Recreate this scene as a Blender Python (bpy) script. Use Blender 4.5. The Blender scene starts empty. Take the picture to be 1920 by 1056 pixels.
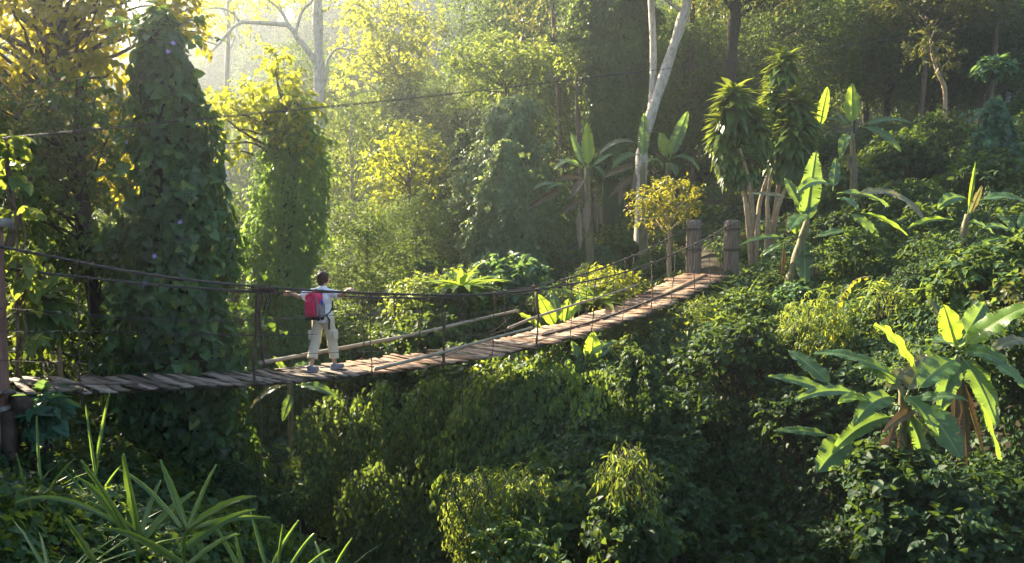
import bpy, math, random
import numpy as np
from mathutils import Vector, Matrix

random.seed(11)
rng = np.random.default_rng(11)
S = bpy.context.scene
COL = S.collection
R = math.radians
SUN_AZ, SUN_EL = R(-44), R(28.5)          # azimuth from straight ahead, to the left

# ------------------------------------------------------------------ camera model (for laying the place out in metres)
F = 1507.0
PITCH = math.atan(95 / F)
CP, SP = math.cos(PITCH), math.sin(PITCH)
CAMZ = 2.0

def P(u, v, d):
    """point d metres ahead of the viewpoint in the direction (u, v)"""
    x = (u - 960) / F
    z = (528 - v) / F
    w = np.array([x, CP + z * SP, -SP + z * CP])
    w = w * (d / w[1])
    return np.array([w[0], w[1], w[2] + CAMZ])

def px(n, d):
    return n * d / F

def unit(a):
    a = np.asarray(a, float)
    return a / (np.linalg.norm(a, axis=-1, keepdims=True) + 1e-9)

# ------------------------------------------------------------------ tagging
def tag(o, label=None, cat=None, group=None, kind=None):
    if label: o['label'] = label
    if cat: o['category'] = cat
    if group: o['group'] = group
    if kind: o['kind'] = kind
    return o

def empty(name, loc, label, cat, group=None):
    o = bpy.data.objects.new(name, None)
    o.empty_display_size = 0.2
    o.location = [float(c) for c in loc]
    COL.objects.link(o)
    return tag(o, label, cat, group)

def link(name, me, parent=None, label=None):
    o = bpy.data.objects.new(name, me)
    COL.objects.link(o)
    if parent is not None:
        o.parent = parent
    if label: o['label'] = label
    return o

# ------------------------------------------------------------------ mesh building
def mesh_np(name, V, faces_flat, sizes, mat, rnd=None, smooth=False):
    me = bpy.data.meshes.new(name)
    V = np.asarray(V, np.float32)
    me.vertices.add(len(V)); me.vertices.foreach_set('co', V.ravel())
    fl = np.asarray(faces_flat, np.int32); sz = np.asarray(sizes, np.int32)
    me.loops.add(len(fl)); me.loops.foreach_set('vertex_index', fl)
    me.polygons.add(len(sz))
    st = np.zeros(len(sz), np.int32); st[1:] = np.cumsum(sz)[:-1]
    me.polygons.foreach_set('loop_start', st)
    try: me.polygons.foreach_set('loop_total', sz)
    except Exception: pass
    if smooth: me.polygons.foreach_set('use_smooth', np.ones(len(sz), bool))
    if rnd is not None:
        a = me.attributes.new('rnd', 'FLOAT', 'POINT')
        a.data.foreach_set('value', np.asarray(rnd, np.float32))
    me.update(calc_edges=True)
    if isinstance(mat, (list, tuple)):
        for m in mat: me.materials.append(m)
    else:
        me.materials.append(mat)
    return me

class MB:
    def __init__(s): s.v = []; s.f = []; s.r = []
    def add(s, V, Fs, rnd=0.5):
        b = len(s.v)
        s.v += [tuple(float(c) for c in p) for p in V]
        s.f += [tuple(i + b for i in q) for q in Fs]
        if np.ndim(rnd) == 0: s.r += [float(rnd)] * len(V)
        else: s.r += [float(q) for q in rnd]
    def tube(s, pts, radii, seg=8, rough=0.0, caps=True, rnd=0.5):
        pts = np.asarray(pts, float); n = len(pts)
        radii = np.full(n, radii) if np.ndim(radii) == 0 else np.asarray(radii, float)
        T = np.gradient(pts, axis=0); T = unit(T)
        ref = np.array([0, 0, 1.0]) if abs(T[0][2]) < 0.9 else np.array([1.0, 0, 0])
        X = unit(np.cross(ref, T[0])); V = []
        for i in range(n):
            X = unit(X - T[i] * np.dot(X, T[i])); Y = np.cross(T[i], X)
            for k in range(seg):
                a = 2 * math.pi * k / seg
                r = radii[i] * (1 + rough * (random.random() - .5))
                V.append(pts[i] + X * math.cos(a) * r + Y * math.sin(a) * r)
        Fs = []
        for i in range(n - 1):
            for k in range(seg):
                Fs.append((i * seg + k, i * seg + (k + 1) % seg, (i + 1) * seg + (k + 1) % seg, (i + 1) * seg + k))
        if caps:
            Fs.append(tuple(range(seg - 1, -1, -1))); Fs.append(tuple((n - 1) * seg + k for k in range(seg)))
        s.add(V, Fs, rnd)
    def box(s, c, ax, half, rnd=0.5, jit=0.0):
        """c centre, ax three unit axes, half sizes"""
        V = []
        for sx in (-1, 1):
            for sy in (-1, 1):
                for sz in (-1, 1):
                    V.append(np.asarray(c) + sum(np.asarray(a) * h * g * (1 + jit * (random.random() - .5)) for a, h, g in zip(ax, half, (sx, sy, sz))))
        Fs = [(0, 1, 3, 2), (4, 6, 7, 5), (0, 4, 5, 1), (2, 3, 7, 6), (0, 2, 6, 4), (1, 5, 7, 3)]
        s.add(V, Fs, rnd)
    def mesh(s, name, mat, smooth=True):
        sizes = [len(f) for f in s.f]
        flat = [i for f in s.f for i in f]
        return mesh_np(name, np.array(s.v), flat, sizes, mat, s.r, smooth)
    def build(s, name, mat, parent=None, smooth=True, label=None):
        return link(name, s.mesh(name, mat, smooth), parent, label)

def spline(pts, n):
    """Catmull-Rom through pts"""
    p = np.asarray(pts, float)
    p = np.vstack([2 * p[0] - p[1], p, 2 * p[-1] - p[-2]])
    out = []
    m = len(p) - 3
    for k in range(n):
        t = k / (n - 1) * m; i = min(int(t), m - 1); t -= i
        a, b, c, d = p[i:i + 4]
        out.append(.5 * ((2 * b) + (-a + c) * t + (2 * a - 5 * b + 4 * c - d) * t * t + (-a + 3 * b - 3 * c + d) * t ** 3))
    return np.array(out)

# leaf templates: x across, y along, z out of the blade
def T_of(half, mid_y, cup, droop):
    """half: outline on one side [(x, y)...]; folded along the midrib"""
    n = len(half)
    V = [(0, 0)] + [(0, h[1]) for h in half] + [(0, 1.0)]
    L = [(-h[0], h[1]) for h in half]; Rr = [(h[0], h[1]) for h in half]
    allv = V + L + Rr
    Z = [cup * abs(a) - droop * b * b for a, b in allv]
    M = lambda i: i
    l = lambda i: n + 2 + i; r = lambda i: 2 * n + 2 + i
    Fs = [(0, M(1), l(0)), (0, r(0), M(1))]
    for i in range(n - 1):
        Fs += [(M(i + 1), M(i + 2), l(i + 1), l(i)), (M(i + 1), r(i), r(i + 1), M(i + 2))]
    Fs += [(M(n), n + 1, l(n - 1)), (M(n), r(n - 1), n + 1)]
    return np.array([(a, b, z) for (a, b), z in zip(allv, Z)]), Fs
TP = {
    'heart': T_of([(.30, -.06), (.45, .22), (.30, .62)], 0, .35, .22),
    'oval': T_of([(.24, .25), (.24, .62)], 0, .4, .25),
    'lance': T_of([(.10, .2), (.10, .6)], 0, .5, .35),
    'strap': T_of([(.075, .15), (.105, .4), (.08, .75)], 0, .5, .75),
    'rhomb': (np.array([(0, 0, 0), (.3, .42, .1), (0, 1, -.12), (-.3, .42, .1)]), [(0, 1, 2), (0, 2, 3)]),
    'blade': T_of([(.022, .2), (.024, .5), (.014, .8)], 0, .6, .9),
}

def leaves(name, pos, d, n, size, tmpl, mat, rnd=None, wid=1.0):
    TV, TF = TP[tmpl]
    pos = np.asarray(pos); N = len(pos)
    y = unit(d); x = unit(np.cross(y, n)); z = np.cross(x, y)
    size = np.broadcast_to(np.asarray(size, float), (N,))
    V = pos[:, None, :] + size[:, None, None] * (TV[None, :, 0, None] * wid * x[:, None, :] + TV[None, :, 1, None] * y[:, None, :] + TV[None, :, 2, None] * z[:, None, :])
    nv = len(TV)
    flat = np.array([i for f in TF for i in f]); sz = np.array([len(f) for f in TF])
    FF = (flat[None, :] + (np.arange(N) * nv)[:, None]).ravel()
    SZ = np.tile(sz, N)
    if rnd is None: rnd = rng.random(N)
    return mesh_np(name, V.reshape(-1, 3), FF, SZ, mat, np.repeat(rnd, nv))

def sphere_dirs(n):
    v = rng.normal(size=(n, 3)); return unit(v)

# value noise
def vnoise(x, y, z=0.0, seed=0):
    x = np.asarray(x, float); y = np.asarray(y, float); z = np.zeros_like(x) + z
    def h(i, j, k):
        n = (i * 374761393 + j * 668265263 + k * 2147483647 + seed * 974634777).astype(np.int64)
        n = (n ^ (n >> 13)) * 1274126177
        n = n ^ (n >> 16)
        return (n & 0xffff) / 65535.0
    xi, yi, zi = np.floor(x).astype(np.int64), np.floor(y).astype(np.int64), np.floor(z).astype(np.int64)
    fx, fy, fz = x - xi, y - yi, z - zi
    fx, fy, fz = [t * t * (3 - 2 * t) for t in (fx, fy, fz)]
    r = 0
    for a in (0, 1):
        for b in (0, 1):
            for c in (0, 1):
                w = (fx if a else 1 - fx) * (fy if b else 1 - fy) * (fz if c else 1 - fz)
                r = r + w * h(xi + a, yi + b, zi + c)
    return r * 2 - 1

# ------------------------------------------------------------------ materials
def nodes(name):
    m = bpy.data.materials.new(name); m.use_nodes = True
    nt = m.node_tree; nt.nodes.clear()
    return m, nt, (lambda t: nt.nodes.new(t)), nt.links.new

def c4(c): return (c[0], c[1], c[2], 1)

def leaf_mat(name, cols, trans=(.35, .42, .04), tf=.38, rough=.5, nscale=.6, spec=.35):
    m, nt, N, Lk = nodes(name)
    at = N('ShaderNodeAttribute'); at.attribute_name = 'rnd'
    tc = N('ShaderNodeTexCoord')
    nz = N('ShaderNodeTexNoise'); nz.inputs['Scale'].default_value = nscale; nz.inputs['Detail'].default_value = 2
    Lk(tc.outputs['Object'], nz.inputs['Vector'])
    ma = N('ShaderNodeMath'); ma.operation = 'MULTIPLY_ADD'; ma.inputs[1].default_value = .9; ma.inputs[2].default_value = -.45
    Lk(nz.outputs['Fac'], ma.inputs[0])
    ad = N('ShaderNodeMath'); ad.operation = 'ADD'; ad.use_clamp = True
    Lk(at.outputs['Fac'], ad.inputs[0]); Lk(ma.outputs[0], ad.inputs[1])
    cr = N('ShaderNodeValToRGB')
    el = cr.color_ramp.elements
    if name not in ('yellow_leaf', 'dry_leaf', 'lilac_petal', 'amber_leaf'):
        cols = [(p, (c[0] * .86, c[1] * 1.06, c[2] * 1.1)) for p, c in cols]; trans = (trans[0] * .88, trans[1], trans[2] * 1.1)
    n = len(cols)
    while len(el) < n: el.new(.5)
    for i, (p, c) in enumerate(cols):
        el[i].position = p; el[i].color = c4(c)
    Lk(ad.outputs[0], cr.inputs['Fac'])
    bs = N('ShaderNodeBsdfPrincipled'); bs.inputs['Roughness'].default_value = rough
    bs.inputs['Specular IOR Level'].default_value = spec
    Lk(cr.outputs['Color'], bs.inputs['Base Color'])
    tr = N('ShaderNodeBsdfTranslucent')
    mx = N('ShaderNodeMix'); mx.data_type = 'RGBA'; mx.inputs['Factor'].default_value = .72
    Lk(cr.outputs['Color'], mx.inputs['A']); mx.inputs['B'].default_value = c4(trans)
    Lk(mx.outputs['Result'], tr.inputs['Color'])
    ms = N('ShaderNodeMixShader'); ms.inputs[0].default_value = tf
    Lk(bs.outputs[0], ms.inputs[1]); Lk(tr.outputs[0], ms.inputs[2])
    o = N('ShaderNodeOutputMaterial'); Lk(ms.outputs[0], o.inputs['Surface'])
    return m

def solid_mat(name, cols, scale=8, rough=.85, bump=.3, stretch=(1, 1, 1), attr=0.0, metallic=0, coord='Object', detail=6):
    """noise-mottled surface; attr mixes in a per-piece value"""
    m, nt, N, Lk = nodes(name)
    tc = N('ShaderNodeTexCoord'); mp = N('ShaderNodeMapping'); mp.inputs['Scale'].default_value = stretch
    Lk(tc.outputs[coord], mp.inputs['Vector'])
    nz = N('ShaderNodeTexNoise'); nz.inputs['Scale'].default_value = scale; nz.inputs['Detail'].default_value = detail; nz.inputs['Roughness'].default_value = .65
    Lk(mp.outputs[0], nz.inputs['Vector'])
    at = N('ShaderNodeAttribute'); at.attribute_name = 'rnd'
    ma = N('ShaderNodeMath'); ma.operation = 'MULTIPLY_ADD'; ma.inputs[1].default_value = attr; ma.inputs[2].default_value = -attr * .5
    Lk(at.outputs['Fac'], ma.inputs[0])
    ad = N('ShaderNodeMath'); ad.operation = 'ADD'; ad.use_clamp = True
    Lk(nz.outputs['Fac'], ad.inputs[0]); Lk(ma.outputs[0], ad.inputs[1])
    cr = N('ShaderNodeValToRGB'); el = cr.color_ramp.elements
    while len(el) < len(cols): el.new(.5)
    for i, (p, c) in enumerate(cols):
        el[i].position = p; el[i].color = c4(c)
    Lk(ad.outputs[0], cr.inputs['Fac'])
    bs = N('ShaderNodeBsdfPrincipled'); bs.inputs['Roughness'].default_value = rough; bs.inputs['Metallic'].default_value = metallic
    bs.inputs['Specular IOR Level'].default_value = .3
    Lk(cr.outputs['Color'], bs.inputs['Base Color'])
    if bump:
        bp = N('ShaderNodeBump'); bp.inputs['Strength'].default_value = bump; bp.inputs['Distance'].default_value = .02
        Lk(nz.outputs['Fac'], bp.inputs['Height']); Lk(bp.outputs[0], bs.inputs['Normal'])
    o = N('ShaderNodeOutputMaterial'); Lk(bs.outputs[0], o.inputs['Surface'])
    return m

M = {}
# leaves (reflectance colours)
M['heart'] = leaf_mat('heart_leaf', [(0, (.010, .03, .014)), (.45, (.03, .08, .03)), (.8, (.065, .135, .04)), (1, (.15, .18, .03))], (.28, .36, .03), .3, rough=.45, spec=.35)
M['vine'] = leaf_mat('vine_leaf', [(0, (.02, .05, .014)), (.5, (.045, .1, .028)), (.85, (.08, .14, .03)), (1, (.16, .18, .04))], (.42, .48, .04), .4)
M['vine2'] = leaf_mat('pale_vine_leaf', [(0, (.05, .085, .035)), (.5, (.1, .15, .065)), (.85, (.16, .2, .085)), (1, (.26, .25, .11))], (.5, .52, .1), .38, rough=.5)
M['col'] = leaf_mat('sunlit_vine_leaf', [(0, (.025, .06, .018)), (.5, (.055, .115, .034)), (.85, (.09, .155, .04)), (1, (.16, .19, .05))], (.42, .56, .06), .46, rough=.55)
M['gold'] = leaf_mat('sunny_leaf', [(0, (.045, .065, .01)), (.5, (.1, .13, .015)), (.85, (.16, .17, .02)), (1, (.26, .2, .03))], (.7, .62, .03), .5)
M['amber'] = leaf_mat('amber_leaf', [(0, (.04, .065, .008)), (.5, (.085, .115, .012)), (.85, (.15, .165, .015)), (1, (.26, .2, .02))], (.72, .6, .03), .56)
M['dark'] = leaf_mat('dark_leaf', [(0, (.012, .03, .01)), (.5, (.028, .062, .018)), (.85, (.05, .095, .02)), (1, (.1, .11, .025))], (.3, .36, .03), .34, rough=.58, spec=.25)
M['mid'] = leaf_mat('mid_leaf', [(0, (.017, .038, .013)), (.5, (.036, .076, .024)), (.85, (.062, .108, .028)), (1, (.12, .12, .03))], (.36, .42, .05), .34, rough=.6, spec=.22)
M['pale'] = leaf_mat('pale_leaf', [(0, (.035, .07, .018)), (.5, (.075, .125, .03)), (.85, (.13, .17, .04)), (1, (.22, .2, .05))], (.55, .55, .05), .42)
M['blue'] = leaf_mat('bluish_leaf', [(0, (.016, .05, .03)), (.5, (.035, .095, .055)), (.85, (.06, .14, .07)), (1, (.1, .17, .06))], (.35, .48, .08), .35)
M['olive'] = leaf_mat('olive_leaf', [(0, (.03, .04, .012)), (.5, (.06, .075, .02)), (.85, (.1, .1, .028)), (1, (.16, .11, .04))], (.42, .36, .05), .38)
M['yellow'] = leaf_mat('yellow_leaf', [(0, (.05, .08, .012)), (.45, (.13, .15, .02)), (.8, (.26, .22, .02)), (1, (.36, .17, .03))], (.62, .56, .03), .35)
M['dracaena'] = leaf_mat('dracaena_leaf', [(0, (.025, .055, .014)), (.5, (.06, .105, .025)), (.85, (.11, .15, .03)), (1, (.18, .19, .035))], (.5, .5, .03), .33, rough=.38)
M['grassy'] = leaf_mat('grass_leaf', [(0, (.03, .07, .016)), (.5, (.065, .125, .025)), (.85, (.11, .17, .03)), (1, (.2, .2, .05))], (.5, .58, .05), .42, rough=.4)
M['dry'] = leaf_mat('dry_leaf', [(0, (.1, .06, .03)), (.5, (.2, .12, .06)), (1, (.34, .22, .12))], (.5, .24, .08), .25, rough=.8)
M['flower'] = leaf_mat('lilac_petal', [(0, (.3, .22, .55)), (1, (.5, .4, .75))], (.5, .4, .7), .3)

def banana_mat(name, a, b, trans, tf):
    """veins run across the blade: uv.x across, uv.y along"""
    m, nt, N, Lk = nodes(name)
    uv = N('ShaderNodeUVMap'); uv.uv_map = 'uv'
    at = N('ShaderNodeAttribute'); at.attribute_name = 'rnd'
    sp = N('ShaderNodeSeparateXYZ'); Lk(uv.outputs[0], sp.inputs[0])
    wv = N('ShaderNodeMath'); wv.operation = 'MULTIPLY'; wv.inputs[1].default_value = 190; Lk(sp.outputs['Y'], wv.inputs[0])
    sn = N('ShaderNodeMath'); sn.operation = 'SINE'; Lk(wv.outputs[0], sn.inputs[0])
    mp = N('ShaderNodeMapping'); mp.inputs['Scale'].default_value = (3, 26, 1); Lk(uv.outputs[0], mp.inputs['Vector'])
    nz = N('ShaderNodeTexNoise'); nz.inputs['Scale'].default_value = 1.2; nz.inputs['Detail'].default_value = 4; Lk(mp.outputs[0], nz.inputs['Vector'])
    ad = N('ShaderNodeMath'); ad.operation = 'MULTIPLY_ADD'; ad.inputs[1].default_value = .08; Lk(sn.outputs[0], ad.inputs[0]); Lk(nz.outputs['Fac'], ad.inputs[2])
    a2 = N('ShaderNodeMath'); a2.operation = 'MULTIPLY_ADD'; a2.inputs[1].default_value = .5; a2.use_clamp = True; Lk(at.outputs['Fac'], a2.inputs[0])
    a3 = N('ShaderNodeMath'); a3.operation = 'SUBTRACT'; a3.inputs[1].default_value = .25; Lk(ad.outputs[0], a3.inputs[0]); Lk(a3.outputs[0], a2.inputs[2])
    cr = N('ShaderNodeValToRGB'); cr.color_ramp.elements[0].color = c4(a); cr.color_ramp.elements[1].color = c4(b)
    cr.color_ramp.elements[0].position = .15; cr.color_ramp.elements[1].position = .85
    Lk(a2.outputs[0], cr.inputs['Fac'])
    # pale midrib
    ab = N('ShaderNodeMath'); ab.operation = 'ABSOLUTE'; Lk(sp.outputs['X'], ab.inputs[0])
    lt = N('ShaderNodeMath'); lt.operation = 'LESS_THAN'; lt.inputs[1].default_value = .07; Lk(ab.outputs[0], lt.inputs[0])
    mr = N('ShaderNodeMix'); mr.data_type = 'RGBA'; Lk(lt.outputs[0], mr.inputs['Factor']); Lk(cr.outputs['Color'], mr.inputs['A'])
    mr.inputs['B'].default_value = (.2, .26, .08, 1)
    # browned margins
    gt = N('ShaderNodeMath'); gt.operation = 'MULTIPLY_ADD'; gt.inputs[1].default_value = .35; Lk(nz.outputs['Fac'], gt.inputs[0]); Lk(ab.outputs[0], gt.inputs[2])
    g2 = N('ShaderNodeMath'); g2.operation = 'GREATER_THAN'; g2.inputs[1].default_value = 1.17; Lk(gt.outputs[0], g2.inputs[0])
    mb = N('ShaderNodeMix'); mb.data_type = 'RGBA'; Lk(g2.outputs[0], mb.inputs['Factor']); Lk(mr.outputs['Result'], mb.inputs['A'])
    mb.inputs['B'].default_value = (.2, .13, .05, 1)
    bs = N('ShaderNodeBsdfPrincipled'); bs.inputs['Roughness'].default_value = .36; bs.inputs['Specular IOR Level'].default_value = .45
    Lk(mb.outputs['Result'], bs.inputs['Base Color'])
    bp = N('ShaderNodeBump'); bp.inputs['Strength'].default_value = .25; bp.inputs['Distance'].default_value = .01
    Lk(ad.outputs[0], bp.inputs['Height']); Lk(bp.outputs[0], bs.inputs['Normal'])
    tr = N('ShaderNodeBsdfTranslucent'); mx = N('ShaderNodeMix'); mx.data_type = 'RGBA'; mx.inputs['Factor'].default_value = .8
    Lk(mb.outputs['Result'], mx.inputs['A']); mx.inputs['B'].default_value = c4(trans); Lk(mx.outputs['Result'], tr.inputs['Color'])
    ms = N('ShaderNodeMixShader'); ms.inputs[0].default_value = tf
    Lk(bs.outputs[0], ms.inputs[1]); Lk(tr.outputs[0], ms.inputs[2])
    o = N('ShaderNodeOutputMaterial'); Lk(ms.outputs[0], o.inputs['Surface'])
    return m
M['banana'] = banana_mat('banana_leaf', (.028, .075, .035), (.075, .15, .05), (.42, .62, .05), .36)
M['banana_y'] = banana_mat('young_banana_leaf', (.06, .13, .02), (.14, .24, .03), (.6, .8, .04), .5)
M['banana_b'] = banana_mat('dull_banana_leaf', (.05, .07, .04), (.13, .13, .07), (.4, .36, .1), .25)
M['banana_d'] = banana_mat('withered_banana_leaf', (.06, .036, .02), (.19, .12, .07), (.22, .12, .05), .1)

M['bark'] = solid_mat('brown_bark', [(.3, (.05, .035, .025)), (.55, (.12, .085, .06)), (.8, (.2, .16, .12))], 6, .9, .6, (3, 3, .6))
M['bark_pale'] = solid_mat('pale_bark', [(.3, (.22, .18, .14)), (.5, (.42, .36, .3)), (.75, (.55, .5, .43))], 5, .85, .5, (2, 2, .8))
M['bark_dark'] = solid_mat('dark_bark', [(.3, (.02, .016, .012)), (.6, (.05, .04, .03)), (.8, (.09, .075, .05))], 6, .9, .6, (3, 3, .6))
M['bark_tan'] = solid_mat('tan_bark', [(.3, (.2, .13, .07)), (.6, (.36, .26, .15)), (.8, (.46, .36, .23))], 9, .8, .4, (2, 2, .7))
M['stem'] = solid_mat('banana_stem', [(.3, (.06, .05, .025)), (.5, (.14, .13, .06)), (.75, (.26, .18, .1))], 6, .7, .5, (3, 3, .5))
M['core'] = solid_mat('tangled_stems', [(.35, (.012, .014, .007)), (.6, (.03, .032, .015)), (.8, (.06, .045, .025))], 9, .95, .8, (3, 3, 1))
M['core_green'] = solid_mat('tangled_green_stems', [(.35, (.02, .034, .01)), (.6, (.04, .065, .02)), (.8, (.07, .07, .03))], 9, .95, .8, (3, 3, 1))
M['deep'] = leaf_mat('painted_shade_leaf', [(0, (.01, .024, .009)), (.5, (.02, .045, .015)), (.85, (.035, .07, .018)), (1, (.07, .08, .02))], (.22, .3, .03), .25, rough=.6, spec=.22)  # leaf colour darkened to carry the shade of the lower gorge
M['soil'] = solid_mat('forest_soil', [(.3, (.018, .016, .009)), (.55, (.045, .036, .02)), (.8, (.09, .06, .035))], 1.5, .95, .5, detail=9)
M['post'] = solid_mat('weathered_post', [(.3, (.06, .045, .035)), (.5, (.16, .12, .095)), (.75, (.3, .25, .2))], 10, .9, .9, (3, 3, .22))
M['post_red'] = solid_mat('red_painted_post', [(.3, (.11, .055, .042)), (.55, (.21, .115, .088)), (.8, (.3, .2, .16))], 5, .75, .4, (2, 2, .6))
M['concrete'] = solid_mat('concrete', [(.3, (.14, .13, .12)), (.7, (.3, .28, .26))], 6, .9, .3)
M['plank'] = solid_mat('plank_wood', [(.22, (.07, .037, .022)), (.45, (.22, .122, .07)), (.62, (.32, .195, .12)), (.85, (.42, .30, .21))], 5, .8, .6, (1, 1, 1), attr=.55, detail=8)
M['plank_grey'] = solid_mat('grey_plank_wood', [(.25, (.05, .036, .028)), (.5, (.13, .098, .075)), (.8, (.26, .21, .17))], 6, .85, .6, (1, 1, 1), attr=.5, detail=8)
M['board'] = solid_mat('board_wood', [(.3, (.2, .11, .06)), (.7, (.4, .25, .14))], 8, .8, .4)
M['dark_wood'] = solid_mat('dark_wood', [(.3, (.02, .014, .01)), (.7, (.07, .045, .03))], 8, .85, .4)
M['bamboo'] = solid_mat('bamboo_pole', [(.3, (.16, .13, .09)), (.55, (.32, .27, .19)), (.8, (.45, .39, .29))], 7, .6, .35, (1, 1, 3))
M['rope'] = solid_mat('old_rope', [(.3, (.035, .027, .02)), (.6, (.10, .076, .055)), (.8, (.22, .17, .12))], 30, .95, .8)
M['cable'] = solid_mat('steel_cable', [(.3, (.02, .018, .016)), (.7, (.07, .06, .055))], 40, .5, .3)
M['water'] = solid_mat('muddy_water', [(.3, (.1, .07, .045)), (.7, (.2, .14, .09))], 1.2, .12, .1)
M['path'] = solid_mat('earth_path', [(.3, (.03, .024, .015)), (.7, (.09, .065, .042))], 3, .95, .5)

# ------------------------------------------------------------------ terrain
AX = np.array([(14, -6), (7.5, 2), (2.5, 8), (-3.2, 13.5), (-8, 22), (-16, 42), (-28, 78), (-70, 100)], float)
def side(x, y):
    """signed distance from the stream: + on the far bank"""
    x = np.asarray(x, float); y = np.asarray(y, float)
    best = np.full(x.shape, 1e9); sg = np.zeros(x.shape)
    for a, b in zip(AX[:-1], AX[1:]):
        t = b - a; L2 = t @ t
        k = np.clip(((x - a[0]) * t[0] + (y - a[1]) * t[1]) / L2, 0, 1)
        dx = x - a[0] - k * t[0]; dy = y - a[1] - k * t[1]
        d = np.hypot(dx, dy); s = np.sign(t[1] * dx - t[0] * dy)
        m = d < best
        best = np.where(m, d, best); sg = np.where(m, s, sg)
    return best * sg
PR = np.array([(-120, 22), (-60, 12), (-30, 5), (-15, 1.2), (-9, .3), (-6.5, -.3), (-4.6, -1.1), (-3.2, -1.7), (-2, -2.4), (-.9, -4.2), (0, -4.5), (.8, -4.3), (1.6, -3.4), (2.6, -1.9),
               (3.6, -1.1), (5, -.65), (8, -.2), (11, .55), (14, 1.0), (18, 2.3), (28, 6.2), (45, 13.5), (80, 27), (160, 42)], float)
def ground(x, y, fine=True):
    x = np.asarray(x, float); y = np.asarray(y, float)
    s = side(x, y)
    z = np.interp(s, PR[:, 0], PR[:, 1])
    # the bank comes down lower and steeper upstream of the far bank's big plantain clump
    az = x / np.maximum(y, 1)
    k = np.clip((az - .26) / .14, 0, 1) * np.clip((y - 4) / 4, 0, 1)
    cap = 6.0 + .04 * np.maximum(s - 25, 0)
    z = np.where((k > 0) & (z > cap), z * (1 - k) + cap * k, z)
    # steeper lower bank close by on the right
    q = np.clip((az - .10) / .12, 0, 1)
    wall = np.interp(s, [0, 1, 4.6, 5.6, 7.0, 9.0], [-4.5, -4.2, -3.7, -2.6, -.7, .2])
    z = np.where((s > 0) & (s < 9), z * (1 - q) + np.minimum(z, wall) * q, z)
    # the hill that closes the valley
    z = z + 22 * np.clip((y - 85) / 45, 0, 1) ** 1.2
    amp = np.clip(np.abs(s) / 2, .15, 1)
    n = vnoise(x * .22, y * .22, 0, 1) * .5 + vnoise(x * .6, y * .6, 0, 2) * .28
    # level ground at both bridge ends
    for cx, cy, rr in ((5.4, 21.6, 2.2), (-6.6, 8.6, 2.4)):
        amp = amp * np.clip((np.hypot(x - cx, y - cy) - .5) / rr, 0, 1)
    z = z + n * amp
    if fine:
        z = z + vnoise(x * 1.6, y * 1.6, 0, 3) * .1 * amp
    return z

def gz(x, y): return float(ground(np.array([x]), np.array([y]))[0])

def build_terrain():
    near = np.arange(-40, 40.01, .5); 
    xs = np.unique(np.round(np.concatenate([np.arange(-170, -40, 5), near, np.arange(45, 171, 5)]), 3))
    ys = np.unique(np.round(np.concatenate([np.arange(-40, -4, 4), np.arange(-4, 45, .5), np.arange(45, 172, 4)]), 3))
    X, Y = np.meshgrid(xs, ys)
    Z = ground(X.ravel(), Y.ravel())
    V = np.column_stack([X.ravel(), Y.ravel(), Z])
    nx, ny = len(xs), len(ys)
    i, j = np.meshgrid(np.arange(nx - 1), np.arange(ny - 1))
    a = (j * nx + i).ravel()
    Q = np.column_stack([a, a + 1, a + nx + 1, a + nx]).ravel()
    me = mesh_np('terrain', V, Q, np.full(len(a), 4), M['soil'], np.full(len(V), .5), True)
    tag(link('terrain', me), 'forest soil of the gorge banks and the hill behind', 'terrain', None, 'structure')
build_terrain()

def build_stream():
    c = spline([(*p, 0) for p in AX[:7]], 60)[:, :2]
    t = unit(np.gradient(c, axis=0)); n = np.column_stack([t[:, 1], -t[:, 0]])
    V = []; Fs = []
    for i, (p, q) in enumerate(zip(c, n)):
        w = .55 + .2 * math.sin(i * .9)
        V += [(*(p - q * w), -4.18), (*(p + q * w), -4.18)]
    for i in range(len(c) - 1): Fs.append((2 * i, 2 * i + 1, 2 * i + 3, 2 * i + 2))
    b = MB(); b.add(V, Fs); o = b.build('stream', M['water'])
    tag(o, 'narrow muddy stream at the bottom of the gorge', 'stream', None, 'structure')
build_stream()

# ------------------------------------------------------------------ foliage helpers
def sprig_leaves(cent, out, L, nl, size, droop=.4, jitter=.45):
    """short leafy twigs: nl leaves along each twig"""
    N = len(cent)
    t = np.linspace(.1, 1, nl)
    out = unit(out + rng.normal(size=(N, 3)) * .45)
    Ls = L * (.6 + .8 * rng.random(N))
    pos = cent[:, None, :] + out[:, None, :] * (t[None, :, None] * Ls[:, None, None])
    pos[:, :, 2] -= (t ** 2)[None, :] * Ls[:, None] * .35
    side_ = unit(np.cross(out, np.array([0, 0, 1.0]) + rng.normal(size=(N, 3)) * .3))
    sg = np.where(np.arange(nl) % 2 == 0, 1, -1)
    d = out[:, None, :] * .6 + side_[:, None, :] * sg[None, :, None] * .75 + rng.normal(size=(N, nl, 3)) * jitter
    d[:, :, 2] -= droop
    nrm = np.array([0, 0, 1.0]) * .9 + out[:, None, :] * .4 + rng.normal(size=(N, nl, 3)) * jitter
    sz = size * (.65 + .7 * rng.random((N, nl)))
    base = np.clip(rng.normal(.45, .2, N), 0, 1)
    rnd = np.clip(base[:, None] + rng.normal(0, .14, (N, nl)), 0, 1)
    return pos.reshape(-1, 3), d.reshape(-1, 3), nrm.reshape(-1, 3), sz.ravel(), rnd.ravel()

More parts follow.
